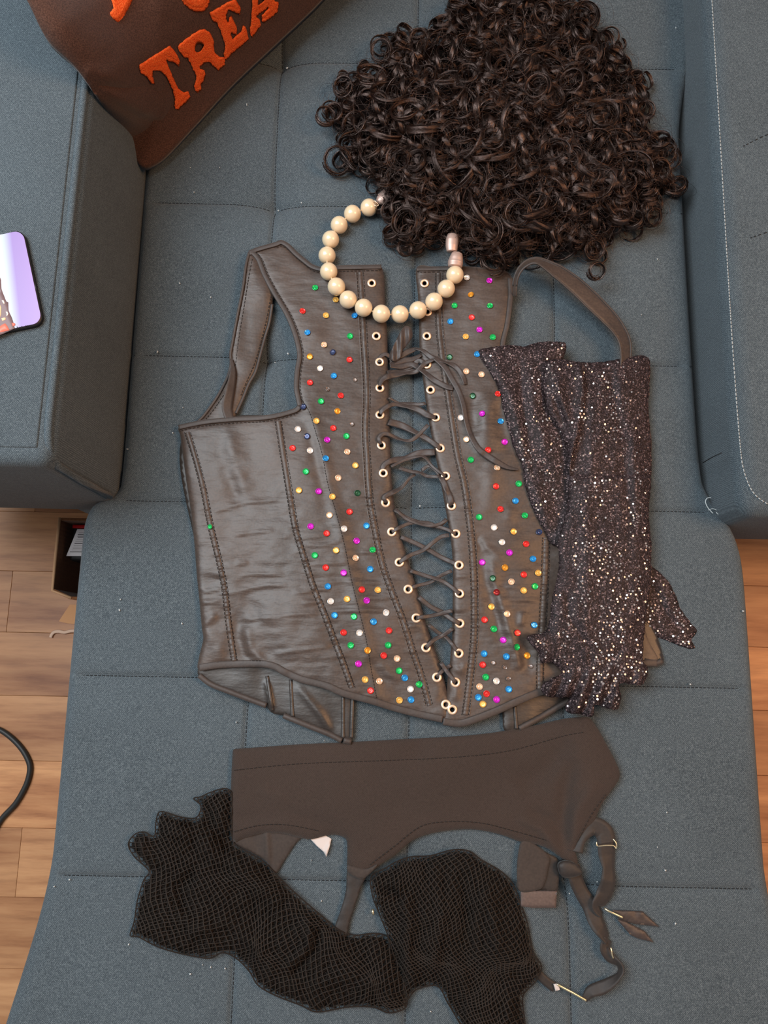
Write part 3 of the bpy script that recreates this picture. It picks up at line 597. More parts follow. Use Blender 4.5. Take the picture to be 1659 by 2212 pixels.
D_ = [('gold', 1286, 18), ('green', 931, 62), ('cream', 1163, 107), ('gold', 882, 196), ('magenta', 1023, 204), ('gold', 1121, 242), ('dkgreen', 1301, 216), ('red', 1244, 350), ('cream', 1101, 374), ('magenta', 965, 455), ('red', 1080, 505), ('white', 1205, 472), ('blue', 1366, 450), ('magenta', 1295, 558), ('gold', 1148, 627), ('green', 1410, 624), ('green', 995, 662), ('cream', 1287, 682), ('red', 1073, 750), ('blue', 1393, 761), ('magenta', 1203, 787), ('blue', 1089, 886), ('red', 1332, 908), ('gold', 1447, 911), ('white', 1109, 992), ('gold', 1226, 976), ('magenta', 1367, 985), ('white', 1507, 1073), ('blue', 1137, 1092), ('green', 1276, 1102), ('blue', 1416, 1138), ('red', 1201, 1216), ('white', 1316, 1218), ('red', 1527, 1201), ('green', 1253, 1307), ('green', 1521, 1306), ('amber', 1373, 1343), ('red', 1489, 1380), ('cream', 1585, 1402), ('magenta', 1308, 1440), ('gold', 1356, 1553), ('cream', 1457, 1565), ('green', 1600, 1490), ('blue', 1640, 1540), ('red', 1395, 1632), ('gold', 1602, 1700), ('green', 248, 459)]
E_ = [('green', 472, 1427), ('white', 402, 1465), ('blue', 406, 1551), ('green', 961, 64), ('white', 1083, 149), ('gold', 1240, 183), ('green', 1333, 52), ('navy', 1450, 187), ('white', 1147, 269), ('red', 1343, 282), ('magenta', 1208, 354), ('magenta', 986, 432), ('blue', 1400, 405), ('amber', 1171, 475), ('red', 1324, 533), ('gold', 1441, 520), ('dkgreen', 1073, 563), ('cream', 1223, 590), ('green', 1415, 628), ('gold', 1324, 662), ('dkred', 1105, 675), ('gold', 1060, 794), ('cream', 1188, 853), ('blue', 1409, 943), ('red', 1005, 900), ('green', 1081, 975), ('red', 1272, 1007), ('magenta', 1157, 1066), ('green', 1267, 1122), ('blue', 1002, 1177), ('blue', 1183, 1200), ('amber', 1351, 1192), ('red', 990, 1267), ('green', 1015, 1367), ('white', 1101, 1399), ('cream', 964, 1445), ('red', 1021, 1502), ('blue', 1203, 1466), ('blue', 955, 1532), ('gold', 992, 1587), ('magenta', 1103, 1550), ('dull', 1077, 1250), ('dull', 1170, 1285), ('dull', 1199, 1380), ('dull', 1383, 1280)]
F_ = [('magenta', 964, 47), ('gold', 852, 103), ('green', 1072, 108), ('blue', 945, 246), ('dkgreen', 721, 270), ('cream', 856, 386), ('cream', 980, 411), ('dkgreen', 910, 585), ('red', 1113, 570), ('magenta', 987, 730), ('blue', 1136, 793), ('white', 812, 763), ('cream', 858, 940), ('magenta', 1168, 960), ('red', 1034, 1025), ('green', 893, 1106), ('cream', 1107, 1170), ('red', 1098, 1322), ('green', 1284, 1300), ('blue', 1257, 1440), ('red', 1135, 1508)]
N_ = [('magenta', 1563, 857), ('white', 1363, 830), ('amber', 1399, 982), ('green', 1252, 1080), ('green', 1569, 1082), ('red', 1406, 1185), ('blue', 1215, 1222)]
for lst, ox, oy, sc in ((A_, 380, 500, 3.318), (D_, 380, 1000, 3.318), (E_, 780, 1100, 3.77), (F_, 780, 700, 3.77), (N_, 680, 400, 4.1475)):
    for c, a, b in lst:
        u = ox+a/sc; v = oy+b/sc
        p = P(u, v, Hc(np.array([u]), np.array([v]))+.0006)[0]
        o = inst(sqmesh[c], 'sequin', corset, p, normal_rot(Hc, u, v, .28 if c in ('navy', 'dull', 'amber', 'dkgreen') else .14))
        if (a, b) == (248, 459): o.location.z += .0022
        if c == 'dull' or (a, b) == (248, 459): o.scale = (.72,)*3
# ------------------------------------------------------------------ sequined sleeves
def sleeve_mat(name, base):
    q = NT(name); vo = q.n('ShaderNodeTexVoronoi', i_Scale=820.); q.l(q.co, vo.inputs['Vector']); sep = q.n('ShaderNodeSeparateColor'); q.l(vo.outputs['Color'], sep.inputs[0])
    big = q.noise(26, 3); col = q.ramp(sep.outputs[0], [(.0, lin(9, 7, 8)), (.42, base), (.66, lin(54, 44, 47)), (.84, lin(84, 71, 75)), (.95, lin(140, 120, 123)), (1, lin(190, 164, 160))])
    col = q.mix(.28, col, q.ramp(big, [(.35, lin(22, 17, 19)), (.65, lin(52, 37, 35))]))
    return q.set(Base_Color=col, Roughness=.6, Metallic=.05, Specular_IOR_Level=.25, Normal=q.bump(sep.outputs[1], .9, .0022))
sl_m = sleeve_mat('glitter_lace', lin(36, 27, 29)); dot_m = plain('silver_sequin_dot', lin(225, 215, 212), .25, .85)
thd_m = plain('dark_glitter_thread', lin(80, 68, 71), .45, .3)
sl1 = [(1034, 760), (1047, 752), (1103, 745), (1130, 748), (1169, 739), (1219, 739), (1223, 753), (1216, 775), (1218, 800), (1260, 900), (1290, 1000), (1330, 1120), (1380, 1190), (1411, 1225), (1439, 1250), (1455, 1276), (1470, 1313), (1487, 1340), (1505, 1362), (1493, 1383), (1502, 1398), (1489, 1402), (1455, 1390), (1424, 1378), (1392, 1369), (1330, 1330), (1270, 1260), (1207, 1184), (1188, 1170), (1175, 1145), (1154, 1104), (1141, 1070), (1132, 1038), (1127, 1004), (1110, 966), (1097, 919), (1088, 888), (1078, 841), (1063, 810), (1040, 776)]
sl2 = [(1183, 779), (1219, 777), (1266, 783), (1313, 780), (1345, 774), (1385, 767), (1404, 777), (1403, 825), (1401, 888), (1407, 966), (1406, 1045), (1401, 1108), (1407, 1170), (1406, 1213), (1407, 1253), (1397, 1322), (1392, 1369), (1389, 1426), (1400, 1448), (1386, 1479), (1339, 1476), (1342, 1504), (1335, 1532), (1307, 1529), (1285, 1523), (1280, 1548), (1251, 1542), (1226, 1539), (1222, 1523), (1232, 1507), (1204, 1507), (1176, 1501), (1171, 1482), (1188, 1467), (1213, 1454), (1194, 1432), (1169, 1432), (1163, 1410), (1138, 1376), (1176, 1366), (1188, 1338), (1191, 1307), (1204, 1244), (1208, 1215), (1207, 1170), (1216, 1132), (1226, 1092), (1230, 1040), (1228, 985), (1213, 935), (1188, 894), (1175, 841), (1176, 800)]
def Hcr(u, v): return .0125-.006*sst(1330, 1410, u)
def Hs1(u, v, d):
    h = Hcr(u, v)+.003+.004*(1-np.exp(-d/12))+.003*fbm(u/50, v/110, 61)
    h = h+ridge(u, v, [(1060, 765), (1100, 850), (1135, 960), (1165, 1080), (1190, 1150)], 13, 0.00248)+ridge(u, v, [(1122, 770), (1128, 860), (1140, 960), (1160, 1060)], 8, -0.00248)+ridge(u, v, [(1150, 800), (1160, 900), (1185, 1000)], 16, 0.00310)+ridge(u, v, [(1410, 1260), (1440, 1330), (1480, 1375)], 9, -0.00248)
    return h-.009*sst(1250, 1420, u)*sst(1200, 1290, v)
def Hs2(u, v, d):
    fold = [(1258, 790), (1262, 850), (1254, 905), (1250, 935), (1236, 980), (1230, 1030)]
    dd, t, sd = segd(u, v, fold, param=True); left = np.where((sd > 0) & (v < 1030), 1., 0.)
    h = Hcr(u, v)+.0115+.005*(1-np.exp(-d/10))+.003*fbm(u/48, v/120, 71)+.0012*vn(u/14, v/40, 72)
    h = h-.006*left*(1-np.exp(-dd/4))+(1-left)*.004*np.exp(-(dd/14)**2)*(v < 1060)
    h = h+ridge(u, v, [(1205, 800), (1215, 870), (1240, 940)], 10, 0.00279)+ridge(u, v, [(1195, 850), (1225, 930)], 7, -0.00248)
    h = h+ridge(u, v, [(1320, 790), (1325, 870), (1345, 950)], 11, -0.00248)+ridge(u, v, [(1280, 800), (1285, 950), (1270, 1100), (1265, 1300), (1270, 1480)], 16, 0.00248)+ridge(u, v, [(1345, 900), (1350, 1050), (1370, 1150)], 14, -0.00217)+ridge(u, v, [(1370, 900), (1378, 1100), (1375, 1300), (1340, 1450)], 14, 0.00248)+ridge(u, v, [(1225, 1270), (1228, 1330), (1275, 1400), (1280, 1470)], 7, -0.00186)+ridge(u, v, [(1305, 1440), (1345, 1400), (1385, 1330)], 9, -0.00186)
    sc = .004*np.sin((u+v*.4)*.17)*sst(1420, 1510, v)
    return np.maximum(h+sc-.004*sst(1480, 1550, v), .006)
def sleeve(poly, hf, label, n, seed, fr):
    th = thing('sequined_sleeve', label, 'sleeve', (float(P(fr[0], fr[1], 0)[0][0]), float(P(fr[0], fr[1], 0)[0][1]), SZ), 'sequined lace sleeves')
    cloth('lace_fabric', poly, hf, sl_m, th, step=5, jag=1.6, thick=.0016)
    L = resample(poly, 5, True); r = np.random.default_rng(seed); x0, y0 = L.min(0); x1, y1 = L.max(0)
    # dots lie on a loose diagonal lattice, denser in bands
    pu, pv = np.meshgrid(np.arange(x0, x1, 8.5), np.arange(y0, y1, 7.5)); pu = pu.copy(); pu[1::2] += 4.2
    pu = pu.ravel()+r.normal(0, 1.6, pu.size); pv = pv.ravel()+r.normal(0, 1.6, pv.size)
    dns = vn(pu/36, pv/75, seed)+.5; k = inside(pu, pv, [L]) & (segd(pu, pv, L, True) > 4) & (r.random(pu.size) < .10+.72*np.clip(dns-.38, 0, 1)*1.5)
    pu = pu[k]; pv = pv[k]; d = segd(pu, pv, L, True); C = P(pu, pv, hf(pu, pv, d)+.0009)
    n6 = 7; an = np.arange(n6)*2*math.pi/n6; V = []; Fc = []
    for i, c in enumerate(C):
        nz = Vector((r.normal(0, .22), r.normal(0, .22), 1)).normalized(); a = nz.orthogonal().normalized(); b = nz.cross(a); rad = .00105*r.uniform(.75, 1.1)
        for t in an: V.append(c+rad*(math.cos(t)*np.array(a)+math.sin(t)*np.array(b)))
        Fc.append(list(range(i*n6, i*n6+n6)))
    mk('sequins', V, Fc, dot_m, th, False, kind='stuff')
    # glitter thread running loosely over the lace
    m = n; pu = r.uniform(x0, x1, m); pv = r.uniform(y0, y1, m); k = inside(pu, pv, [L]); pu = pu[k]; pv = pv[k]; a = r.uniform(0, 6.28, len(pu)); ln = r.uniform(2.5, 6, len(pu))
    parts = []
    for i in range(len(pu)):
        q = np.array([-1, 0, 1.])*ln[i]/2; bend = r.normal(0, 1.4)
        uu = pu[i]+q*math.cos(a[i])+bend*(np.abs(q) < .1)*math.sin(a[i]); vv = pv[i]+q*math.sin(a[i])-bend*(np.abs(q) < .1)*math.cos(a[i])
        parts.append((uu, vv))
    U_ = np.array([p[0] for p in parts]); V_ = np.array([p[1] for p in parts]); d = segd(U_, V_, L, True)
    C = P(U_.ravel(), V_.ravel(), (hf(U_, V_, d)+.0007).ravel()).reshape(-1, 3, 3)
    batch('glitter_thread', C, .00017, thd_m, th)
    return th
def tri_tubes(C, r):
    """C: [K,N,3] centre lines -> vertices and quads of 3-sided tubes"""
    K, N, _ = C.shape; T = np.gradient(C, axis=1); T /= np.linalg.norm(T, axis=2, keepdims=True)+1e-12
    ref = np.array([.31, .52, .79]); A = np.cross(T, ref); A /= np.linalg.norm(A, axis=2, keepdims=True)+1e-9; B = np.cross(T, A)
    r = np.broadcast_to(np.asarray(r, float), (K, N))[..., None]
    V = np.stack([C+r*(math.cos(t)*A+math.sin(t)*B) for t in (0, 2.094, 4.189)], 2).reshape(-1, 3)
    k = np.arange(K)[:, None, None]*N*3; i = np.arange(N-1)[None, :, None]*3; j = np.arange(3)[None, None]; j2 = (j+1) % 3
    Fc = np.stack([k+i+j, k+i+j2, k+i+3+j2, k+i+3+j], -1).reshape(-1, 4)
    return V, Fc
def batch(name, C, r, m, parent, kind='stuff', tone=None):
    V, Fc = tri_tubes(C, r); o = mk(name, V, Fc, m, parent, True, kind=kind)
    if tone is not None:
        at = o.data.color_attributes.new('tone', 'FLOAT_COLOR', 'POINT'); t = np.repeat(tone, C.shape[1]*3); at.data.foreach_set('color', np.column_stack([t, t, t, np.ones_like(t)]).astype(np.float32).ravel())
    return o
sleeve(sl1, Hs1, 'dark glittery lace sleeve tucked under the other one, its tip poking out right', 8000, 5, (1250, 1050))
sleeve(sl2, Hs2, 'dark glittery lace sleeve with scalloped end, lying uppermost over the corset', 15000, 6, (1300, 1150))

# ------------------------------------------------------------------ garter belt
belt_m = fabric('dark_jersey', lin(48, 39, 35), lin(60, 50, 45), lin(68, 57, 52), 1.3)
belt_in = satin('dark_jersey_inside', lin(44, 35, 31), lin(58, 48, 42), .8)
elastic_m = satin('black_elastic', lin(27, 22, 20), lin(42, 34, 30), .62); gilt_m = plain('gilt_clip_metal', lin(244, 228, 190), .25, .9); tag_m = plain('white_care_tag', lin(205, 195, 190), .8)
belt = thing('garter_belt', 'plain dark brown garter belt with dangling elastic straps, below the corset', 'garter belt', (.03, -.15, SZ))
bp = [(503, 1620), (507, 1618), (563, 1614), (646, 1608), (757, 1603), (868, 1597), (979, 1591), (1062, 1583), (1145, 1569), (1217, 1553), (1256, 1549), (1273, 1551), (1290, 1572), (1312, 1611), (1329, 1644), (1338, 1666), (1337, 1683), (1323, 1705), (1301, 1735), (1284, 1772), (1268, 1788), (1248, 1816), (1242, 1835), (1248, 1860), (1244, 1872), (1226, 1862), (1205, 1848), (1184, 1834), (1162, 1825), (1123, 1818), (1090, 1806), (1057, 1797), (1012, 1791), (968, 1794), (924, 1802), (890, 1816), (857, 1844), (824, 1866), (796, 1888), (779, 1896), (752, 1883), (750, 1833), (746, 1811), (716, 1803), (673, 1813), (648, 1810), (611, 1801), (575, 1799), (550, 1804), (525, 1811), (505, 1819), (499, 1800), (498, 1719)]
def Hbelt(u, v, d):
    h = .0045+.0035*(1-np.exp(-d/9))+.003*fbm(u/150, v/120, 81)+.011*np.exp(-(((u-1265)/75)**2+((v-1640)/110)**2))
    h = h+ridge(u, v, [(1120, 1700), (1180, 1660), (1230, 1600)], 26, -.004)+ridge(u, v, [(1225, 1850), (1215, 1780), (1222, 1700), (1240, 1640)], 16, -.005)+ridge(u, v, [(1240, 1850), (1245, 1760), (1290, 1690)], 16, .005)+ridge(u, v, [(1120, 1770), (1170, 1790), (1210, 1845)], 8, .0035)+ridge(u, v, [(1140, 1750), (1190, 1770), (1220, 1820)], 9, -.003)+ridge(u, v, [(560, 1700), (590, 1720), (620, 1722)], 10, .0015)+ridge(u, v, [(500, 1770), (620, 1755), (740, 1790)], 14, -.002)+ridge(u, v, [(900, 1600), (910, 1640)], 30, -.002)
    for s in (): h = h-.0009*np.exp(-(segd(u, v, [(505, 1664), (646, 1650), (830, 1643), (979, 1636), (1100, 1622), (1217, 1590), (1260, 1582)])/1.8)**2)
    return np.maximum(h, .003)
cloth('back_band', [(506, 1790), (600, 1770), (700, 1790), (648, 1813), (620, 1850), (594, 1887), (575, 1862), (548, 1845), (520, 1830), (504, 1817)], lambda u, v, d: .002+ridge(u, v, [(575, 1790), (580, 1868)], 6, .003)+ridge(u, v, [(545, 1800), (560, 1845)], 10, -.001)+.001*(1-np.exp(-d/5)), belt_in, belt, step=5)
cloth('care_tag', [(668, 1810), (691, 1798), (716, 1812), (712, 1830), (705, 1851), (699, 1840), (685, 1828)], lambda u, v, d: .0018+.002*sst(1800, 1850, v)+ridge(u, v, [(714, 1820), (703, 1845)], 4, .002), tag_m, belt, step=4, thick=.0004, smooth=False, label='folded white care tag')
cloth('belt_body', bp, Hbelt, belt_m, belt, step=7, thick=.0018)
st = []; hb_ = lambda u, v: Hbelt(u, v, 20*np.ones_like(u))+.0003
stitch([(505, 1664), (646, 1650), (830, 1643), (979, 1636), (1100, 1622), (1217, 1590), (1260, 1582)], 0, 6, .0003, hb_); stitch([(800, 1868), (850, 1830), (910, 1785), (970, 1775), (1040, 1778), (1110, 1795), (1180, 1815)], 0, 6, .0003, hb_); stitch([(505, 1797), (560, 1783), (620, 1782), (690, 1795)], 0, 6, .0003, hb_); stitch([(1250, 1815), (1275, 1765), (1310, 1715)], 0, 6, .0003, hb_)
V, Fc = join(st); mk('stitching', V, Fc, thread_m, belt, kind='stuff')
fl = lambda a, amp=.0: (lambda u, v, d: a+.0006*(1-np.exp(-d/4))+amp*vn(u/14, v/14, 91))
cloth('garter_strap', [(751, 1876), (772, 1884), (790, 1893), (782, 1911), (771, 1944), (756, 1990), (746, 2025), (722, 2012), (735, 1969), (747, 1925)], fl(.0045, .001), elastic_m, belt, step=5)
cloth('strap_patch', [(752, 1870), (790, 1878), (815, 1868), (798, 1888), (779, 1899), (752, 1884)], fl(.0085), belt_in, belt, step=5)
tabs = cloth('garter_strap', [(1127, 1818), (1186, 1845), (1205, 1858), (1204, 1924), (1176, 1924), (1118, 1922), (1123, 1880)], fl(.0022), elastic_m, belt, step=5)
cloth('strap_fold', [(1127, 1819), (1184, 1847), (1183, 1880), (1176, 1908), (1166, 1921), (1120, 1921)], fl(.0052), belt_in, belt, step=5)
cloth('strap_end', [(1125, 1924), (1203, 1925), (1201, 1961), (1150, 1961), (1125, 1958)], fl(.0042), satin('faded_elastic_end', lin(74, 60, 56), lin(92, 76, 70), .6), belt, step=5, smooth=False, label='paler brown elastic strap end')
ribbon('garter_strap', [(1238, 1868), (1243, 1897), (1256, 1927), (1275, 1959), (1288, 1992), (1302, 2014), (1311, 2030)], [26, 30, 29, 30, 32, 30, 24], [.006, .005, .004, .004, .005, .008, .006], elastic_m, belt, twist=[.1, .3, .15, -.1, .1, .5, .9], thick=.0012)
ribbon('garter_strap', [(1313, 2028), (1306, 2048), (1318, 2068), (1338, 2084), (1341, 2100), (1328, 2116), (1303, 2132), (1276, 2142), (1262, 2160)], [22, 20, 20, 16, 14, 20, 24, 20, 10], [.006, .007, .007, .010, .011, .009, .007, .006, .004], elastic_m, belt, twist=[.5, .2, -.3, -.9, -1.2, -.8, -.5, -.6, -.2], thick=.0012)
ribbon('garter_strap', [(1242, 1840), (1247, 1812), (1262, 1793), (1284, 1784), (1304, 1797), (1311, 1822)], [30, 32, 34, 34, 38, 36], [.008, .006, .006, .0065, .0065, .007], elastic_m, belt, twist=[.2, .5, .3, .0, -.1, 0], thick=.0012)
ribbon('garter_strap', [(1310, 1818), (1310, 1843), (1314, 1874), (1313, 1906), (1302, 1936), (1288, 1958), (1299, 1976)], [36, 35, 30, 32, 32, 30, 14], [.006, .005, .006, .008, .006, .0055, .004], elastic_m, belt, twist=[0, .2, .5, .25, .1, .5, .9], thick=.0012)
cloth('strap_knot', [(1207, 1868), (1222, 1860), (1244, 1866), (1258, 1884), (1250, 1892), (1226, 1897), (1211, 1890)], lambda u, v, d: .010+.003*(1-np.exp(-d/6)), elastic_m, belt, step=4, thick=.006)
for pg in ([(1322, 1966), (1340, 1967), (1388, 1969), (1424, 2002), (1370, 1996), (1338, 1986)], [(1333, 1986), (1350, 1990), (1393, 2012), (1412, 2036), (1377, 2027), (1362, 2020)]):
    cloth('bow_tail', pg, fl(.0038, .001), lace_m, belt, step=4, smooth=False)
def wire(nm, pts, h, r, m=gilt_m):
    q = np.array(pts, float); C = P(q[:, 0], q[:, 1], np.array(h)); C = resample(C*1000, 1.5, False)/1000; V, Fc = tube_data(C, r, 7); mk(nm, V, Fc, m, belt, label='gilt metal '+nm.replace('_', ' '))
wire('clip', [(1306, 1962), (1313, 1967), (1330, 1975), (1345, 1982)], [.007, .0085, .009, .008], .0011)
wire('clip', [(1203, 2126), (1212, 2131), (1240, 2146), (1266, 2161)], [.007, .0075, .0075, .006], .0012)
wire('slider', [(1289, 1818), (1290, 1827), (1310, 1826), (1326, 1827), (1331, 1833), (1332, 1825), (1329, 1818), (1324, 1812)], [.006, .0065, .0068, .007, .008, .0085, .008, .007], .0007)
wire('slider', [(1319, 2046), (1321, 2054), (1322, 2062), (1325, 2070)], [.010, .011, .011, .010], .0008)
cloth('clip_tab', [(1196, 2127), (1205, 2125), (1210, 2138), (1200, 2141)], fl(.007), tag_m, belt, step=3, thick=.002, smooth=False)
ribbon('garter_strap', [(1198, 2133), (1182, 2122), (1165, 2106), (1145, 2080), (1120, 2050)], [18, 16, 16, 18, 20], .004, elastic_m, belt, thick=.0012)
wire('clip', [(806, 1964), (805, 1970), (807, 1975)], [.006, .007, .006], .0012)

# ------------------------------------------------------------------ fishnet stockings
net_m = plain('black_fishnet_yarn', lin(44, 37, 32), .75, 0, Specular_IOR_Level=.3); net_d = plain('black_fishnet_underlayer', lin(37, 31, 27), .85, 0, Specular_IOR_Level=.2)
fs1 = [(418, 1725), (434, 1721), (453, 1712), (485, 1703), (500, 1712), (501, 1760), (503, 1817), (518, 1831), (568, 1860), (597, 1889), (626, 1918), (666, 1954), (713, 1994), (731, 2009), (767, 2020), (807, 2016), (838, 2024), (860, 2060), (875, 2120), (880, 2165), (872, 2180), (840, 2188), (807, 2176), (756, 2175), (684, 2186), (648, 2171), (594, 2150), (557, 2128), (539, 2099), (510, 2070), (481, 2058), (453, 2070), (395, 2061), (340, 2045), (297, 2023), (281, 2021), (290, 1990), (297, 1944), (311, 1900), (322, 1882), (290, 1850), (277, 1824), (290, 1803), (311, 1797), (333, 1806), (337, 1774), (344, 1754), (362, 1756), (391, 1765), (424, 1766), (434, 1741)]
fs2 = [(800, 1905), (806, 1888), (831, 1876), (855, 1862), (886, 1851), (931, 1848), (976, 1836), (1012, 1838), (1039, 1857), (1080, 1881), (1107, 1908), (1125, 1953), (1139, 1994), (1152, 2057), (1170, 2089), (1157, 2120), (1130, 2152), (1134, 2212), (1136, 2290), (1040, 2300), (1010, 2240), (994, 2212), (967, 2166), (944, 2130), (899, 2138), (877, 2160), (866, 2120), (850, 2062), (836, 2016), (818, 1971), (806, 1940)]
def Hf1(u, v, d):
    h = .004+.010*(1-np.exp(-d/22))+.006*fbm(u/60, v/60, 101)+.003*fbm(u/22, v/30, 103)
    return np.maximum(h+ridge(u, v, [(420, 1880), (390, 1920), (405, 1985)], 16, -.008)+ridge(u, v, [(350, 1790), (420, 1800), (470, 1850), (540, 1900), (610, 1950)], 22, .006)+ridge(u, v, [(660, 1975), (670, 2040), (610, 2100)], 10, .006)+ridge(u, v, [(690, 2000), (680, 2050), (625, 2110)], 9, -.006)+ridge(u, v, [(430, 1735), (470, 1800), (500, 1830)], 12, -.006)+ridge(u, v, [(400, 2010), (500, 1990), (560, 2050), (590, 2110)], 16, .005)+ridge(u, v, [(660, 2130), (760, 2110), (860, 2130)], 18, .004), .003)
def Hf2(u, v, d):
    h = .005+.012*(1-np.exp(-d/22))+.006*fbm(u/55, v/75, 111)+.003*fbm(u/20, v/34, 113)
    return np.maximum(h+ridge(u, v, [(815, 1925), (850, 1925), (870, 1950)], 9, -.006)+ridge(u, v, [(855, 1900), (880, 1980), (880, 2080), (890, 2130)], 12, .005)+ridge(u, v, [(1000, 1880), (1010, 1980), (1000, 2080)], 15, -.006)+ridge(u, v, [(1050, 1900), (1070, 2000), (1080, 2120)], 16, .005)+ridge(u, v, [(940, 1900), (950, 2000), (930, 2100)], 16, .004), .003)
def net(poly, hf, th, cell, ang, off, rad, m, seed, nm, inset_=0):
    L = resample(poly, 5, True); ctr = L.mean(0); R0 = 420; ca, sa = math.cos(ang), math.sin(ang)
    cw, chh = cell; ni = int(2*R0/cw); nj = int(2*R0/chh); I, J = np.meshgrid(np.arange(-1, ni), np.arange(-1, nj), indexing='ij')
    a = (I+.5*(J % 2))*cw-R0; b = J*chh-R0
    u = ctr[0]+ca*a-sa*b; v = ctr[1]+sa*a+ca*b
    wu = 46*vn(u/85, v/85, seed)+4.2*vn(u/13, v/13, seed+3); wv = 46*vn(u/85+7, v/85, seed+1)+4.2*vn(u/13+7, v/13, seed+4); u = u+wu; v = v+wv
    d = segd(u, v, L, True); ok = inside(u, v, [L]) & (d > inset_); h = np.maximum(hf(u, v, d)+off, .0012)
    C = P(u.ravel(), v.ravel(), h.ravel()).reshape(u.shape+(3,))
    segs = []
    for odd in (0, 1):
        j = np.arange(1+odd-1, C.shape[1]-1, 2) if True else None
        j = np.array([q for q in range(C.shape[1]-1) if (q-1) % 2 == odd])
        for di in ((0, 1) if odd else (-1, 0)):
            i = np.arange(1, C.shape[0]-1)
            ix, iy = np.ix_(i, j), np.ix_(i+di, j+1); a_, b_ = ok[ix], ok[iy]; k = a_ & b_
            segs.append(np.stack([C[ix][k], C[iy][k]], 1))
            if not inset_:                       # cut the yarns that run over the edge
                for p_, q_, k in ((ix, iy, a_ & ~b_), (iy, ix, b_ & ~a_)):
                    u0, v0, u1, v1 = u[p_][k], v[p_][k], u[q_][k], v[q_][k]
                    if not len(u0): continue
                    lo = np.zeros(len(u0)); hi = np.ones(len(u0))
                    for _ in range(5):
                        m_ = (lo+hi)/2; ins = inside(u0+(u1-u0)*m_, v0+(v1-v0)*m_, [L]); lo = np.where(ins, m_, lo); hi = np.where(ins, hi, m_)
                    ue, ve = u0+(u1-u0)*lo, v0+(v1-v0)*lo
                    segs.append(np.stack([C[p_][k], P(ue, ve, hf(ue, ve, 2*np.ones(len(ue))))], 1))
    S = np.concatenate(segs); batch(nm, S, rad, m, th)
def stocking(poly, hf, label, ang, seed, cell):
    L = resample(poly, 5, True); c = P(*L.mean(0), 0)[0]
    th = thing('fishnet_stocking', label, 'stocking', (float(c[0]), float(c[1]), SZ), 'fishnet stockings')
    net(poly, hf, th, cell, ang, 0, .00060, net_m, seed, 'netting')
    net(poly, hf, th, (cell[0]*.95, cell[1]*.95), ang+.5, -.0028, .0007, net_d, seed+10, 'inner_netting', 3)
    net(poly, hf, th, (5.2, 4.2), ang-.3, -.0045, .0009, net_d, seed+20, 'inner_netting', 7)
    q = np.vstack([L, L[:1]]); C = P(q[:, 0], q[:, 1], hf(q[:, 0], q[:, 1], 2*np.ones(len(q)))); V, Fc = tube_data(C, .0006, 6, False); mk('hem', V, Fc, net_d, th)
stocking(fs1, Hf1, 'black fishnet stocking crumpled at the lower left, tucked under the garter belt', .45, 3, (13.5, 7.6))
stocking(fs2, Hf2, 'black fishnet stocking bunched below the garter belt between its straps', .25, 33, (11, 6.4))
# ------------------------------------------------------------------ pearl necklace
neck = thing('pearl_necklace', 'large cream pearl bead necklace on the corset, ends hidden by the wig', 'necklace', (-.02, .4, SZ))
pearl_m = plain('cream_pearl', lin(232, 208, 172), .27, 0, Specular_IOR_Level=.7, Coat_Weight=.6, Coat_Roughness=.06, Sheen_Weight=.1)
cap_m = plain('rosy_silver_foil', lin(200, 172, 160), .45, .45)
pp = [(485, 200), (337, 257), (218, 357), (142, 487), (110, 630), (125, 774), (194, 909), (299, 1025), (437, 1098), (596, 1152), (762, 1156), (925, 1120), (1068, 1043), (1177, 928), (1255, 804)]
pp = [(680+a/4.1475, 400+b/4.1475) for a, b in pp]
def Hn(u, v):
    on = sst(560, 600, v)*np.where((u > 826) & (u < 900), .75, 1.); return .0012+on*(Hc(u, v)+.0005)
PR = .0098; bm = bmesh.new(); bmesh.ops.create_uvsphere(bm, u_segments=28, v_segments=18, radius=PR)
pme = bpy.data.meshes.new('pearl'); bm.to_mesh(pme); bm.free(); pme.materials.append(pearl_m); pme.polygons.foreach_set('use_smooth', np.ones(len(pme.polygons), bool))
pc = []
for a, b in pp:
    h = float(Hn(np.array([a]), np.array([b]))[0])+PR; p = P(a, b, h)[0]; pc.append(p); inst(pme, 'pearl', neck, p, (random.random(), random.random(), random.random()))
pc = np.array(pc); tube('string', resample(pc*1000, 4, False)/1000, .0009, plain('cream_cord', lin(215, 190, 155), .7), neck, 6)
def capf(nm, pts, h, r, label='rosy silver end cap'):
    q = np.array(pts, float); C = P(q[:, 0], q[:, 1], np.array(h)); C = resample(np.column_stack([C*1000]), .5, False)/1000
    rr = np.interp(np.linspace(0, 1, len(C)), np.linspace(0, 1, len(r)), r); V, Fc = tube_data(C, rr, 16, True, .75); mk(nm, V, Fc, cap_m, neck, label=label)
capf('end_cap', [(816, 437), (823, 432), (834, 424), (842, 419)], [.011, .011, .0115, .0115], [.003, .0075, .0078, .0085])
capf('end_cap', [(983, 576), (984, 566), (986, 556), (988, 548)], [.022, .022, .023, .023], [.0078, .0086, .0075, .0060])
capf('ribbon_band', [(976, 543), (976, 530), (977, 516), (978, 508)], [.024, .025, .026, .026], [.0058, .0070, .0072, .0060], 'rosy silver ribbon wrapped round the necklace end')
tube('jump_ring', P([806, 810, 814, 818, 813, 807], [436, 434, 438, 443, 446, 442], [.020, .021, .021, .019, .018, .019]), .0006, brass_m, neck, 6)

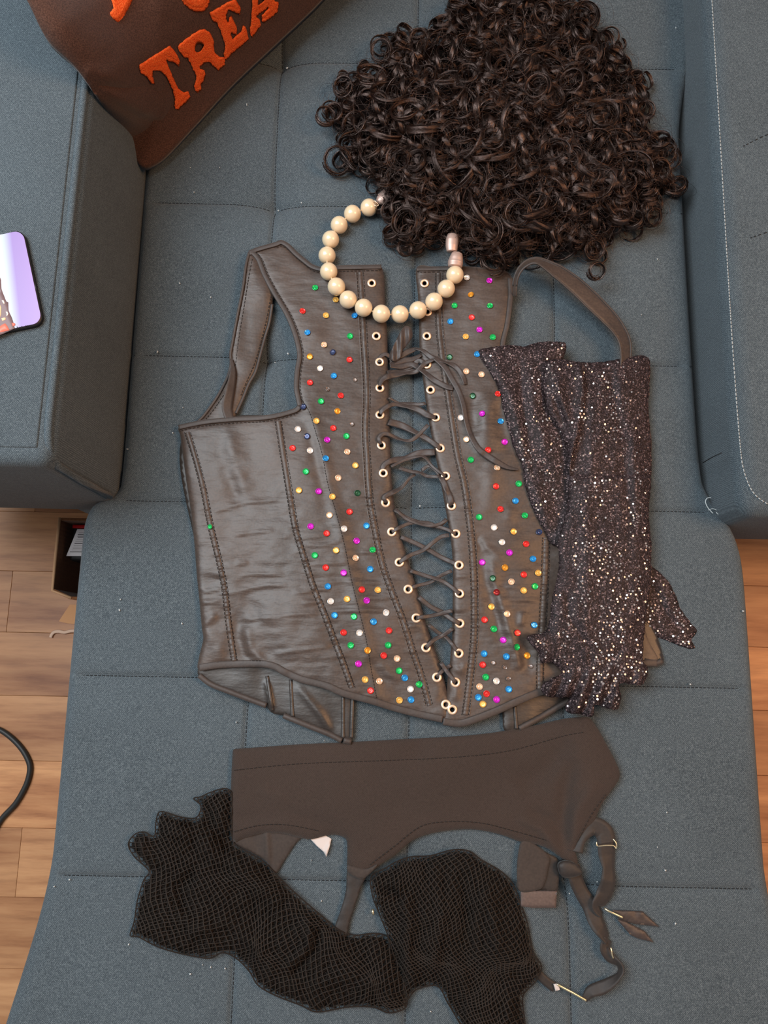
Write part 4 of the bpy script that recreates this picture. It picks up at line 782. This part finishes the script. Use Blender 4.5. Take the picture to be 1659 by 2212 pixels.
# ------------------------------------------------------------------ wig
wig = thing('wig', 'dark brown curly wig spread at the head of the chaise', 'wig', (.12, .66, SZ))
def hair():
    q = NT('dark_brown_hair'); at = q.n('ShaderNodeAttribute', attribute_name='tone'); sep = q.n('ShaderNodeSeparateColor'); q.l(at.outputs['Color'], sep.inputs[0])
    cb = q.n('ShaderNodeCombineXYZ'); q.l(sep.outputs[1], cb.inputs[0]); q.l(sep.outputs[2], cb.inputs[1])
    st = q.noise(15, 3, cb.outputs[0], .6)              # fibres: fine streaks along each lock
    sm = q.n('ShaderNodeMath', operation='MULTIPLY_ADD'); q.l(st, sm.inputs[0]); sm.inputs[1].default_value = 1.5; sm.inputs[2].default_value = -.75
    ad = q.n('ShaderNodeMath', operation='ADD'); q.l(sm.outputs[0], ad.inputs[0]); q.l(sep.outputs[0], ad.inputs[1])
    col = q.ramp(ad.outputs[0], [(0, lin(8, 5, 4)), (.5, lin(22, 14, 11)), (.8, lin(42, 28, 21)), (1, lin(84, 56, 42))])
    return q.set(Base_Color=col, Roughness=.27, Specular_IOR_Level=1.0, Specular_Tint=lin(255, 222, 210), Normal=q.bump(st, .55, .0012))
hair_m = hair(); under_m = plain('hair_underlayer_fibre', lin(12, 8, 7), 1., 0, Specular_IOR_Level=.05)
wo = [(705, 232), (735, 205), (745, 170), (800, 140), (815, 92), (850, 78), (880, 68), (930, 78), (960, 30), (1000, -15), (1060, -40), (1200, -40), (1240, 5), (1290, 15), (1300, 62), (1335, 92), (1355, 140), (1380, 172), (1392, 220), (1405, 272), (1440, 295), (1448, 345), (1462, 405), (1430, 440), (1405, 475), (1370, 498), (1310, 510), (1290, 560), (1230, 548), (1180, 550), (1120, 555), (1085, 580), (1060, 580), (1020, 555), (990, 530), (960, 510), (930, 530), (880, 540), (850, 515), (838, 480), (825, 440), (808, 400), (790, 365), (750, 360), (725, 350), (738, 310), (760, 290), (735, 265)]
WL = resample(wo, 6, True)
def Hw(u, v, d=None):
    d = segd(u, v, WL, True) if d is None else d
    return .004+.062*(1-np.exp(-d/95))+.010*fbm(u/80, v/80, 121)*(1-np.exp(-d/30))
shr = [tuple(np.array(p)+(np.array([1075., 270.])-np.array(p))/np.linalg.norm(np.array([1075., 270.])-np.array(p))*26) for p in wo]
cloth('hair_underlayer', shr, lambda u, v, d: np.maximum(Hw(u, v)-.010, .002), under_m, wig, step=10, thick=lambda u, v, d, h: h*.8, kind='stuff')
R2 = np.random.default_rng(11)
def lock(base, ax, R, pitch, turns, n, width, rj, N, ph=None, taper=.75):
    """n strands side by side winding about an axis; returns [n,N,3]"""
    ax = ax/np.linalg.norm(ax); e1 = np.cross(ax, [.3, .5, .81]); e1 /= np.linalg.norm(e1); e2 = np.cross(ax, e1)
    t = np.linspace(0, 1, N)[None, :, None]; ph = R2.uniform(0, 6.28) if ph is None else ph
    f = ph+2*math.pi*turns*t+R2.normal(0, .08, (n, 1, 1))
    rad = R*(1-(1-taper)*t)+R2.normal(0, rj, (n, 1, 1))+.0007*np.sin(t*R2.uniform(6, 14, (n, 1, 1))+R2.uniform(0, 6, (n, 1, 1)))
    sp = (np.linspace(-.5, .5, n)[:, None, None]+R2.normal(0, .06, (n, 1, 1)))*width*(1-.35*t)
    return base+ax*(pitch*t+sp)+rad*(np.cos(f)*e1+np.sin(f)*e2)
def strip(base, ax, R, pitch, turns, width, N, ph=None, taper=.75, fat=.16, n=7):
    """one lock as a solid flattened bundle: returns vertices [N, 2n-2, 3], across and along coordinates"""
    ax = ax/np.linalg.norm(ax); e1 = np.cross(ax, [.3, .5, .81]); e1 /= np.linalg.norm(e1); e2 = np.cross(ax, e1)
    t = np.linspace(0, 1, N)[:, None]; ph = R2.uniform(0, 6.28) if ph is None else ph
    q = np.concatenate([np.linspace(-1, 1, n), np.linspace(1, -1, n)[1:-1]])[None]; sg = np.concatenate([np.ones(n), -np.ones(n-2)])[None]
    wd = width/2*(1-.35*t**2)*np.minimum(1, .5+5*t)*np.minimum(1, .3+7*(1-t))
    f = ph+2*math.pi*turns*t+.10*np.sin(3*q+R2.uniform(0, 6)); wob = .10*np.sin(t*R2.uniform(5, 11)+R2.uniform(0, 6))
    rad = R*(1-(1-taper)*t)*(1+wob)+sg*np.sqrt(np.maximum(1-q*q, 0))*wd*fat+.0004*np.sin(q*4+t*9+R2.uniform(0, 6))
    V = base+ax*(pitch*t+q*wd)[..., None]+rad[..., None]*(np.cos(f)[..., None]*e1+np.sin(f)[..., None]*e2)
    return V, np.broadcast_to(q, rad.shape), np.broadcast_to(t, rad.shape)*turns*R*120
LK = []
def add(base, ax, R, pitch, turns, width, N, tone, taper=.75, loose=5):
    ph = R2.uniform(0, 6.28); k = R2.uniform(0, 500)
    V, q, t = strip(base, ax, R, pitch, turns, width, N, ph, taper); V[..., 2] += np.clip(SZ+.0012-V[..., 2].min(), 0, .009); V[..., 2] = np.maximum(V[..., 2], SZ+.0012+.001*R2.random())
    S = lock(base, ax, R, pitch, turns, loose, width*1.25, .0012, N, ph, taper); S[..., 2] = np.maximum(S[..., 2], SZ+.0012)
    return (V, np.full(q.shape, tone), q*.5+k, t), S
def strips(name, L, kind):
    vs = []; fs = []; cs = []; b = 0
    for V, a, q, t in L:
        N, m = V.shape[:2]; vs.append(V.reshape(-1, 3)); i = np.arange(N-1)[:, None]*m; j = np.arange(m)[None]; j2 = (j+1) % m
        fs.append(np.stack([i+j, i+m+j, i+m+j2, i+j2], -1).reshape(-1, 4)+b); b += N*m
        cs.append(np.stack([a, q, t, np.ones_like(a)], -1).reshape(-1, 4))
    o = mk(name, np.vstack(vs), np.vstack(fs), hair_m, wig, True, kind=kind)
    at = o.data.color_attributes.new('tone', 'FLOAT_COLOR', 'POINT'); at.data.foreach_set('color', np.vstack(cs).astype(np.float32).ravel()); return o
ctr = np.array([1075., 270.]); NP = 26
pts = []; tries = 0; loose = []; ltone = []
while len(pts) < 760 and tries < 30000:
    tries += 1; u = R2.uniform(690, 1470); v = R2.uniform(-40, 600)
    if not inside(np.array([u]), np.array([v]), [WL])[0]: continue
    if any((u-a)**2+(v-b)**2 < 13**2 for a, b in pts): continue
    pts.append((u, v))
for u, v in pts:
    dd = float(segd(np.array([u]), np.array([v]), WL, True)[0]); out = np.array([u, v])-ctr; rr = np.linalg.norm(out)+1e-6; out /= rr
    h = float(Hw(np.array([u]), np.array([v]))[0]); p = P(u, v, h)[0]; od = np.array([out[0], -out[1], 0])
    k = R2.random(); tone = R2.uniform(.15, .62)+.22*((u-700)/800)*R2.random()  # locks lighten towards the right: warm lamp glints put into the hair colour
    if dd < 34 or k < .20:      # ringlet seen end-on
        ax = np.array([R2.normal(0, .42), R2.normal(0, .42), 1.]); a_ = (p+np.array([0, 0, -.004]), ax, R2.uniform(.0065, .0135), R2.uniform(.003, .014), R2.uniform(.9, 1.9), R2.uniform(.004, .008))
    elif k < .55:               # coil lying outwards
        ax = od+np.array([R2.normal(0, .6), R2.normal(0, .6), R2.normal(0, .25)]); a_ = (p-ax/np.linalg.norm(ax)*.012+np.array([0, 0, -.002]), ax, R2.uniform(.006, .011), R2.uniform(.02, .045), R2.uniform(.8, 1.5), R2.uniform(.007, .012))
    else:                       # loose wave
        ax = np.array([R2.normal(0, .5), R2.normal(0, .5), 1.]); a_ = (p+np.array([0, 0, -.006]), ax, R2.uniform(.012, .032), R2.uniform(-.010, .012), R2.uniform(.4, .95), R2.uniform(.004, .010))
    l, S = add(*a_, NP, tone); LK.append(l); loose.append(S); ltone.append(np.clip(tone+R2.normal(0, .15, len(S)), 0, 1))
strips('hair', LK, 'stuff')
FL = np.array([0])
# curls and loops picked out along the outline: centre, radius in pixels, tilt, turns
big = [(704, 252, 25, .25, 1.6), (725, 248, 24, .3, 1.5), (728, 345, 34, .9, 2.2), (765, 270, 34, .5, 1.2), (745, 190, 26, .4, 1.4), (805, 165, 40, .4, 1.1), (825, 110, 28, .5, 1.3), (868, 90, 24, .6, 1.2), (845, 205, 50, .35, .8), (880, 245, 42, .3, .8), (905, 90, 26, .5, 1.2), (960, 50, 30, .5, 1.3), (990, 15, 28, .5, 1.2), (1025, 0, 30, .5, 1.4), (1020, 110, 30, .2, 1.5), (1075, 140, 33, .2, 1.6), (1130, 145, 30, .7, 1.8), (1170, 30, 26, .6, 1.5), (1195, 60, 28, .5, 1.4), (1205, 40, 24, .4, 1.3), (1260, 40, 38, .25, 1.25), (1250, 75, 26, .5, 1.4), (1300, 95, 28, .6, 1.5), (1325, 130, 24, .5, 1.4), (1345, 150, 20, .4, 1.4), (1375, 170, 17, .5, 1.5), (1395, 240, 22, .5, 1.4), (1375, 205, 24, .6, 1.5), (1305, 250, 34, .2, 1.4), (1425, 305, 26, .35, 1.4), (1440, 335, 26, .4, 1.5), (1420, 370, 28, .5, 1.5), (1465, 402, 18, .7, 1.3), (1450, 420, 24, .7, 1.2), (1405, 470, 22, .6, 1.5), (1370, 480, 24, .6, 1.5), (1340, 470, 24, .5, 1.4), (1290, 400, 40, .4, 1.0), (1280, 540, 24, .5, 1.3), (1285, 585, 20, .6, 1.3), (1240, 520, 26, .5, 1.4), (1160, 440, 24, .3, 1.5), (1050, 500, 36, .25, 1.6), (1065, 570, 32, .25, 1.3), (1000, 470, 30, .4, 1.4), (950, 460, 34, .4, 1.2), (880, 480, 34, .5, 1.3), (850, 505, 22, .6, 1.5), (870, 540, 20, .7, 1.2), (845, 455, 24, .6, 1.3), (830, 400, 26, .6, 1.3), (860, 345, 28, .6, 1.3), (900, 350, 26, .5, 1.2), (1190, 210, 32, .3, 1.5), (1160, 190, 30, .4, 1.3), (1240, 180, 30, .6, 1.4), (1270, 130, 28, .7, 1.6), (1010, 165, 26, .2, 1.6), (1120, 460, 28, .6, 1.2), (1200, 330, 34, .5, .9)]
cm = 0
for cx, cy, rp, tl, tn in big:
    h = float(Hw(np.array([cx*1.]), np.array([cy*1.]))[0])+.010; p = P(cx, cy, max(h, .010))[0]
    an = R2.uniform(0, 6.28); ax = np.array([math.cos(an)*tl, math.sin(an)*tl, 1.]); R = rp*.00047
    l, S = add(p, ax, R, R2.uniform(.003, .010), tn, R2.uniform(.0045, .008), 42, R2.uniform(.2, .75), .85, 8)
    strips('ringlet', [l], None); loose.append(S[:, ::2][:, :NP] if S.shape[1] > NP else S); ltone.append(np.clip(.5+R2.normal(0, .15, len(S)), 0, 1))
# frizz: fine single hairs
m = 4200; u = R2.uniform(700, 1465, m); v = R2.uniform(-30, 590, m); k = inside(u, v, [WL]); u = u[k]; v = v[k]; h = Hw(u, v)+R2.uniform(0, .012, len(u)); B = P(u, v, h)
FZ = []
for b in B: FZ.append(lock(b, R2.normal(0, .6, 3)+np.array([0, 0, 1.]), R2.uniform(.006, .025), R2.uniform(-.01, .015), R2.uniform(.3, .9), 1, 0, 0, 14)[0])
FZ = np.array(FZ); FZ[..., 2] = np.maximum(FZ[..., 2], SZ+.001)
batch('frizz', FZ, .00013, hair_m, wig, 'stuff', R2.uniform(.2, .9, len(FZ)))
sh = {}
for S, t in zip(loose, ltone): sh.setdefault(S.shape[1], []).append((S, t))
for N, l in sh.items(): batch('loose_hair', np.concatenate([a for a, _ in l]), .00018, hair_m, wig, 'stuff', np.concatenate([b for _, b in l]))

# ------------------------------------------------------------------ coaster on the left arm
def Parm(u, v, h): return ray(np.atleast_1d(np.asarray(u, float)), np.atleast_1d(np.asarray(v, float)), np.asarray(h, float)+.1622+0*np.atleast_1d(u))
coaster = thing('coaster', 'purple and white printed coaster with rounded corners on the left sofa arm', 'coaster', tuple(Parm(-30, 620, 0)[0]))
def rrect(c, ax, w, h, r, n=7):
    out = []; ax = np.array(ax); ay = np.array([-ax[1], ax[0]])
    for sx, sy, a0 in ((1, 1, 0), (-1, 1, 90), (-1, -1, 180), (1, -1, 270)):
        for k in range(n): t = math.radians(a0+90*k/(n-1)); out.append(np.array(c)+ax*(sx*(w/2-r)+r*math.cos(t))+ay*(sy*(h/2-r)+r*math.sin(t)))
    return np.array(out)
axc = np.array([.978, -.207]); axc /= np.linalg.norm(axc)
cc = np.array([-32, 618]); cw = rrect(cc, axc, 212, 208, 21)
blk = plain('black_coaster_edge', lin(24, 20, 20), .5)
cloth('base', [tuple(p) for p in cw+np.array([1.0, 1.2])], lambda u, v, d: .0042+0*u, blk, coaster, step=12, thick=.004, P_=Parm, smooth=False)
def pr():
    q = NT('coaster_print'); sp = q.n('ShaderNodeSeparateXYZ'); q.l(q.mapped((1, 1, 1), (0, 0, -.207)), sp.inputs[0]); mr = q.n('ShaderNodeMapRange'); q.l(sp.outputs[0], mr.inputs[0]); mr.inputs[1].default_value = -.044; mr.inputs[2].default_value = .048
    return q.set(Base_Color=q.ramp(mr.outputs[0], [(0, lin(208, 204, 200)), (.60, lin(212, 210, 208)), (.72, lin(172, 182, 206)), (.80, lin(138, 112, 176)), (1, lin(150, 120, 182))]), Roughness=.35, Specular_IOR_Level=.5)
face = cloth('print_face', [tuple(p) for p in rrect(cc, axc, 208, 204, 20)], lambda u, v, d: .0048+0*u, pr(), coaster, step=12, thick=.0006, P_=Parm, smooth=False)
face.data.polygons.foreach_set('use_smooth', np.zeros(len(face.data.polygons), bool))
k5 = lambda pts: [(a/8.19, 470+b/8.19) for a, b in pts]
pal = {'dark': plain('print_mauve_grey', lin(120, 98, 100), .5), 'coral': plain('print_coral', lin(225, 120, 100), .5), 'peach': plain('print_peach', lin(250, 215, 170), .5), 'cream': plain('print_cream', lin(250, 240, 225), .5)}
for c, pts, z in (('dark', [(-300, 1000), (0, 1060), (15, 1100), (25, 1260), (70, 1380), (110, 1480), (145, 1500), (150, 1640), (205, 1760), (240, 1870), (262, 1960), (-300, 2060)], .0050), ('coral', [(-260, 1960), (0, 1920), (90, 1870), (150, 1960), (165, 1990), (-250, 2075)], .0052), ('peach', [(-200, 1500), (0, 1540), (18, 1640), (-10, 1780), (-200, 1800)], .0052), ('cream', [(100, 1665), (130, 1665), (145, 1700), (130, 1735), (112, 1740), (118, 1700)], .0052), ('peach', [(25, 1780), (90, 1765), (105, 1800), (40, 1830)], .0052), ('cream', [(30, 1465), (60, 1460), (85, 1520), (60, 1520)], .0052), ('coral', [(205, 1860), (262, 1870), (270, 1900), (225, 1925)], .0052)):
    V, Fc = cloth_data(k5(pts), lambda u, v, d: z+0*u, 8, .0003, P_=Parm); mk('printed_shape', V, Fc, pal[c], face, False)
V, Fc = join([tube_data(Parm(np.array([a/8.19 for a, _ in s]), np.array([470+b/8.19 for _, b in s]), .0050), .0003, 4) for s in ([(300, 1930), (312, 1955), (335, 1950)], [(350, 1935), (358, 1950)], [(385, 1920), (392, 1940)], [(450, 1910), (460, 1930)], [(475, 1905), (490, 1922)])]); mk('signature_marks', V, Fc, blk, face)

# ------------------------------------------------------------------ things on the floor at the left
def Pf(u, v, z): return ray(np.atleast_1d(np.asarray(u, float)), np.atleast_1d(np.asarray(v, float)), z-SZ+0*np.atleast_1d(np.asarray(u, float)))
card_m = fabric('brown_cardboard', lin(112, 70, 40), lin(126, 80, 48), lin(138, 90, 54), .5); edge_m = plain('cardboard_edge', lin(205, 160, 120), .85)
zr = .15
c = Pf([126, 125, 140], [1118, 1276, 1290], zr)
box = thing('cardboard_box', 'open brown cardboard box on the floor, half under the chaise', 'box', (float(c[0][0])+.1, float(c[:2, 1].mean()), 0))
bx0, by1, by0 = float(c[0][0]), float(c[0][1]), float(c[1][1]); bx1 = bx0+.24; ct = .004
by0_ = by0-.012
def wall(nm, x0, x1, y0, y1, z0, z1):
    V, Fc = rbox(x0, x1, y0, y1, z0, z1, .0008, 1); o = mk(nm, V, Fc, card_m, box, False); return o
w1 = wall('side_wall', bx0, bx0+ct, by0, by1, .004, zr); wall('side_wall', bx1-ct, bx1, by0_, by1, .004, zr); wall('end_wall', bx0+ct, bx1-ct, by1-ct, by1, .004, zr); wall('bottom', bx0, bx1, by0_, by1, .001, .005)
V = np.array([(bx0, by0, .004), (bx0, by0, zr), (bx0+.03, by0_, zr), (bx0+.03, by0_, .004), (bx1, by0_, zr), (bx1, by0_, .004)]); V2 = V+np.array([0, .004, 0])
Vw = np.vstack([V, V2]); mk('end_wall', Vw, [(0, 1, 2, 3), (3, 2, 4, 5), (6, 9, 8, 7), (9, 11, 10, 8), (1, 7, 8, 2), (2, 8, 10, 4), (0, 3, 9, 6), (3, 5, 11, 9), (0, 6, 7, 1), (4, 10, 11, 5)], card_m, box, False)
tube('cut_edge', [(bx0+.002, by1, zr), (bx0+.0015, (by0+by1)/2, zr), (bx0+.002, by0, zr), (bx0+.03, by0_+.002, zr)], .0022, edge_m, box, 6)
fp = Pf([151, 140, 127, 138, 149, 175, 170], [1306, 1322, 1342, 1345, 1347, 1350, 1306], .004); mk('flap', np.vstack([fp, fp-np.array([0, 0, .003])]), [list(range(7))[::-1], list(range(7, 14))]+[(i, (i+1) % 7, 7+(i+1) % 7, 7+i) for i in range(7)], plain('pale_cardboard_face', lin(214, 158, 112), .85), box, False, label='pale open flap lying on the floor')
pk = thing('package', 'black and red package with white barcode label inside the cardboard box', 'package', (bx0+.1, (by0+by1)/2+.03, .006))
zp = .128
pts = Pf([153, 133, 240, 240], [1135, 1211, 1211, 1128], zp); xa = float(pts[1][0]); ya = float(pts[1][1]); yb = by1-.006
V, Fc = rbox(bx0+.012, bx1-.02, ya, yb, .006, zp, .004, 2); mk('carton', V, Fc, plain('black_carton', lin(26, 24, 24), .4), pk)
V, Fc = rbox(bx0+.0125, bx1-.021, float(Pf(150, 1141, zp)[0][1]), yb-.0005, zp-.03, zp+.0015, .001, 1); mk('red_end', V, Fc, plain('red_carton_print', lin(190, 30, 34), .45), pk)
lb = Pf([167, 143, 215, 215], [1143, 1201, 1201, 1143], zp+.001); mk('barcode_label', np.vstack([lb, lb-np.array([0, 0, .0008])]), [(0, 1, 2, 3), (7, 6, 5, 4), (0, 4, 5, 1), (1, 5, 6, 2), (2, 6, 7, 3), (3, 7, 4, 0)], plain('white_label', lin(225, 218, 220), .6), pk, False)
bars = []
for yv, tk, x0 in ((1151, .6, 170), (1155, 1.4, 168), (1159, .7, 167), (1160.5, 1.2, 168), (1165, .6, 165), (1169, .8, 163), (1174, 1.5, 161), (1179, .5, 159), (1184, .8, 157), (1188, .5, 155), (1192, 1.2, 151)):
    q = Pf([x0, x0, 215, 215], [yv-tk/2, yv+tk/2, yv+tk/2, yv-tk/2], zp+.0013); bars.append((q, [[0, 1, 2, 3]]))
V, Fc = join(bars); mk('barcode_bars', V, Fc, plain('barcode_ink', lin(40, 36, 38), .6), pk, False)
s = thing('paper_strip', 'curled pale paper strip on the floor beside the chaise edge', 'paper strip', tuple(Pf(125, 1366, 0)[0]))
pt = resample([(109, 1377), (112, 1370), (118, 1365), (128, 1364), (140, 1366), (152, 1363), (175, 1362)], 2, False); C = Pf(pt[:, 0], pt[:, 1], .003)
tube('strip', C, .0028, plain('pale_paper', lin(225, 190, 165), .8), s, 6, .4)
cb = thing('cable', 'black power cable looping across the wooden floor at the left', 'cable', tuple(Pf(20, 1680, 0)[0]))
pt = resample([(-520, 1500), (-300, 1520), (-140, 1545), (-60, 1556), (0, 1577), (28, 1597), (50, 1622), (63, 1648), (64, 1668), (56, 1696), (34, 1735), (4, 1768), (-40, 1830), (-120, 1890), (-300, 1960), (-520, 2000)], 3, False); C = Pf(pt[:, 0], pt[:, 1], .0045)
tube('cord', C, np.full(len(C), .0042), plain('black_rubber_cable', lin(42, 40, 38), .5), cb, 10)
# ------------------------------------------------------------------ loose thread and lint on the seat
tt = thing('loose_thread', 'loose pale thread caught at the right edge of the chaise', 'thread', tuple(P(1535, 1090, 0)[0]))
pt = resample([(1536, 1075), (1528, 1076), (1524, 1083), (1528, 1095), (1540, 1109)], 2, False); tube('fibre', P(pt[:, 0], pt[:, 1], .004), .0005, lint_m, tt, 5)
pt = resample([(1530, 1102), (1540, 1099), (1551, 1104), (1556, 1112), (1548, 1108), (1555, 1101)], 2, False); tube('fibre', P(pt[:, 0], pt[:, 1], .003), .0004, lint_m, tt, 5)
lp = [(601, 455), (651, 438), (620, 147), (533, 226), (474, 362), (419, 415), (411, 362), (594, 783), (395, 880), (455, 642), (622, 764), (373, 935), (388, 612), (1605, 1320), (1491, 1478), (1440, 1755), (1459, 1995), (1437, 1880), (1420, 1830), (437, 2084), (455, 2089), (486, 2092), (411, 2104), (278, 2040), (930, 2185), (260, 1295), (258, 1318), (510, 1560), (393, 1347), (700, 1600), (694, 1946), (672, 1858), (907, 1093), (1230, 1930), (1290, 1905), (1420, 560), (1385, 680), (340, 760), (1450, 350), (1460, 60), (275, 970), (150, 1900), (117, 1915), (340, 1620), (980, 1700)]
q = []
for a, b in lp:
    an = random.uniform(0, 6.28); L = random.uniform(.6, 2.2); q.append(tube_data(P([a-L*math.cos(an), a, a+L*math.cos(an)], [b-L*math.sin(an), b, b+L*math.sin(an)], .0008), random.uniform(.0005, .0009), 5))
V, Fc = join(q); o = mk('lint', V, Fc, lint_m, None, kind='stuff'); o['label'] = 'tiny white specks of lint on the sofa fabric'; o['category'] = 'lint'
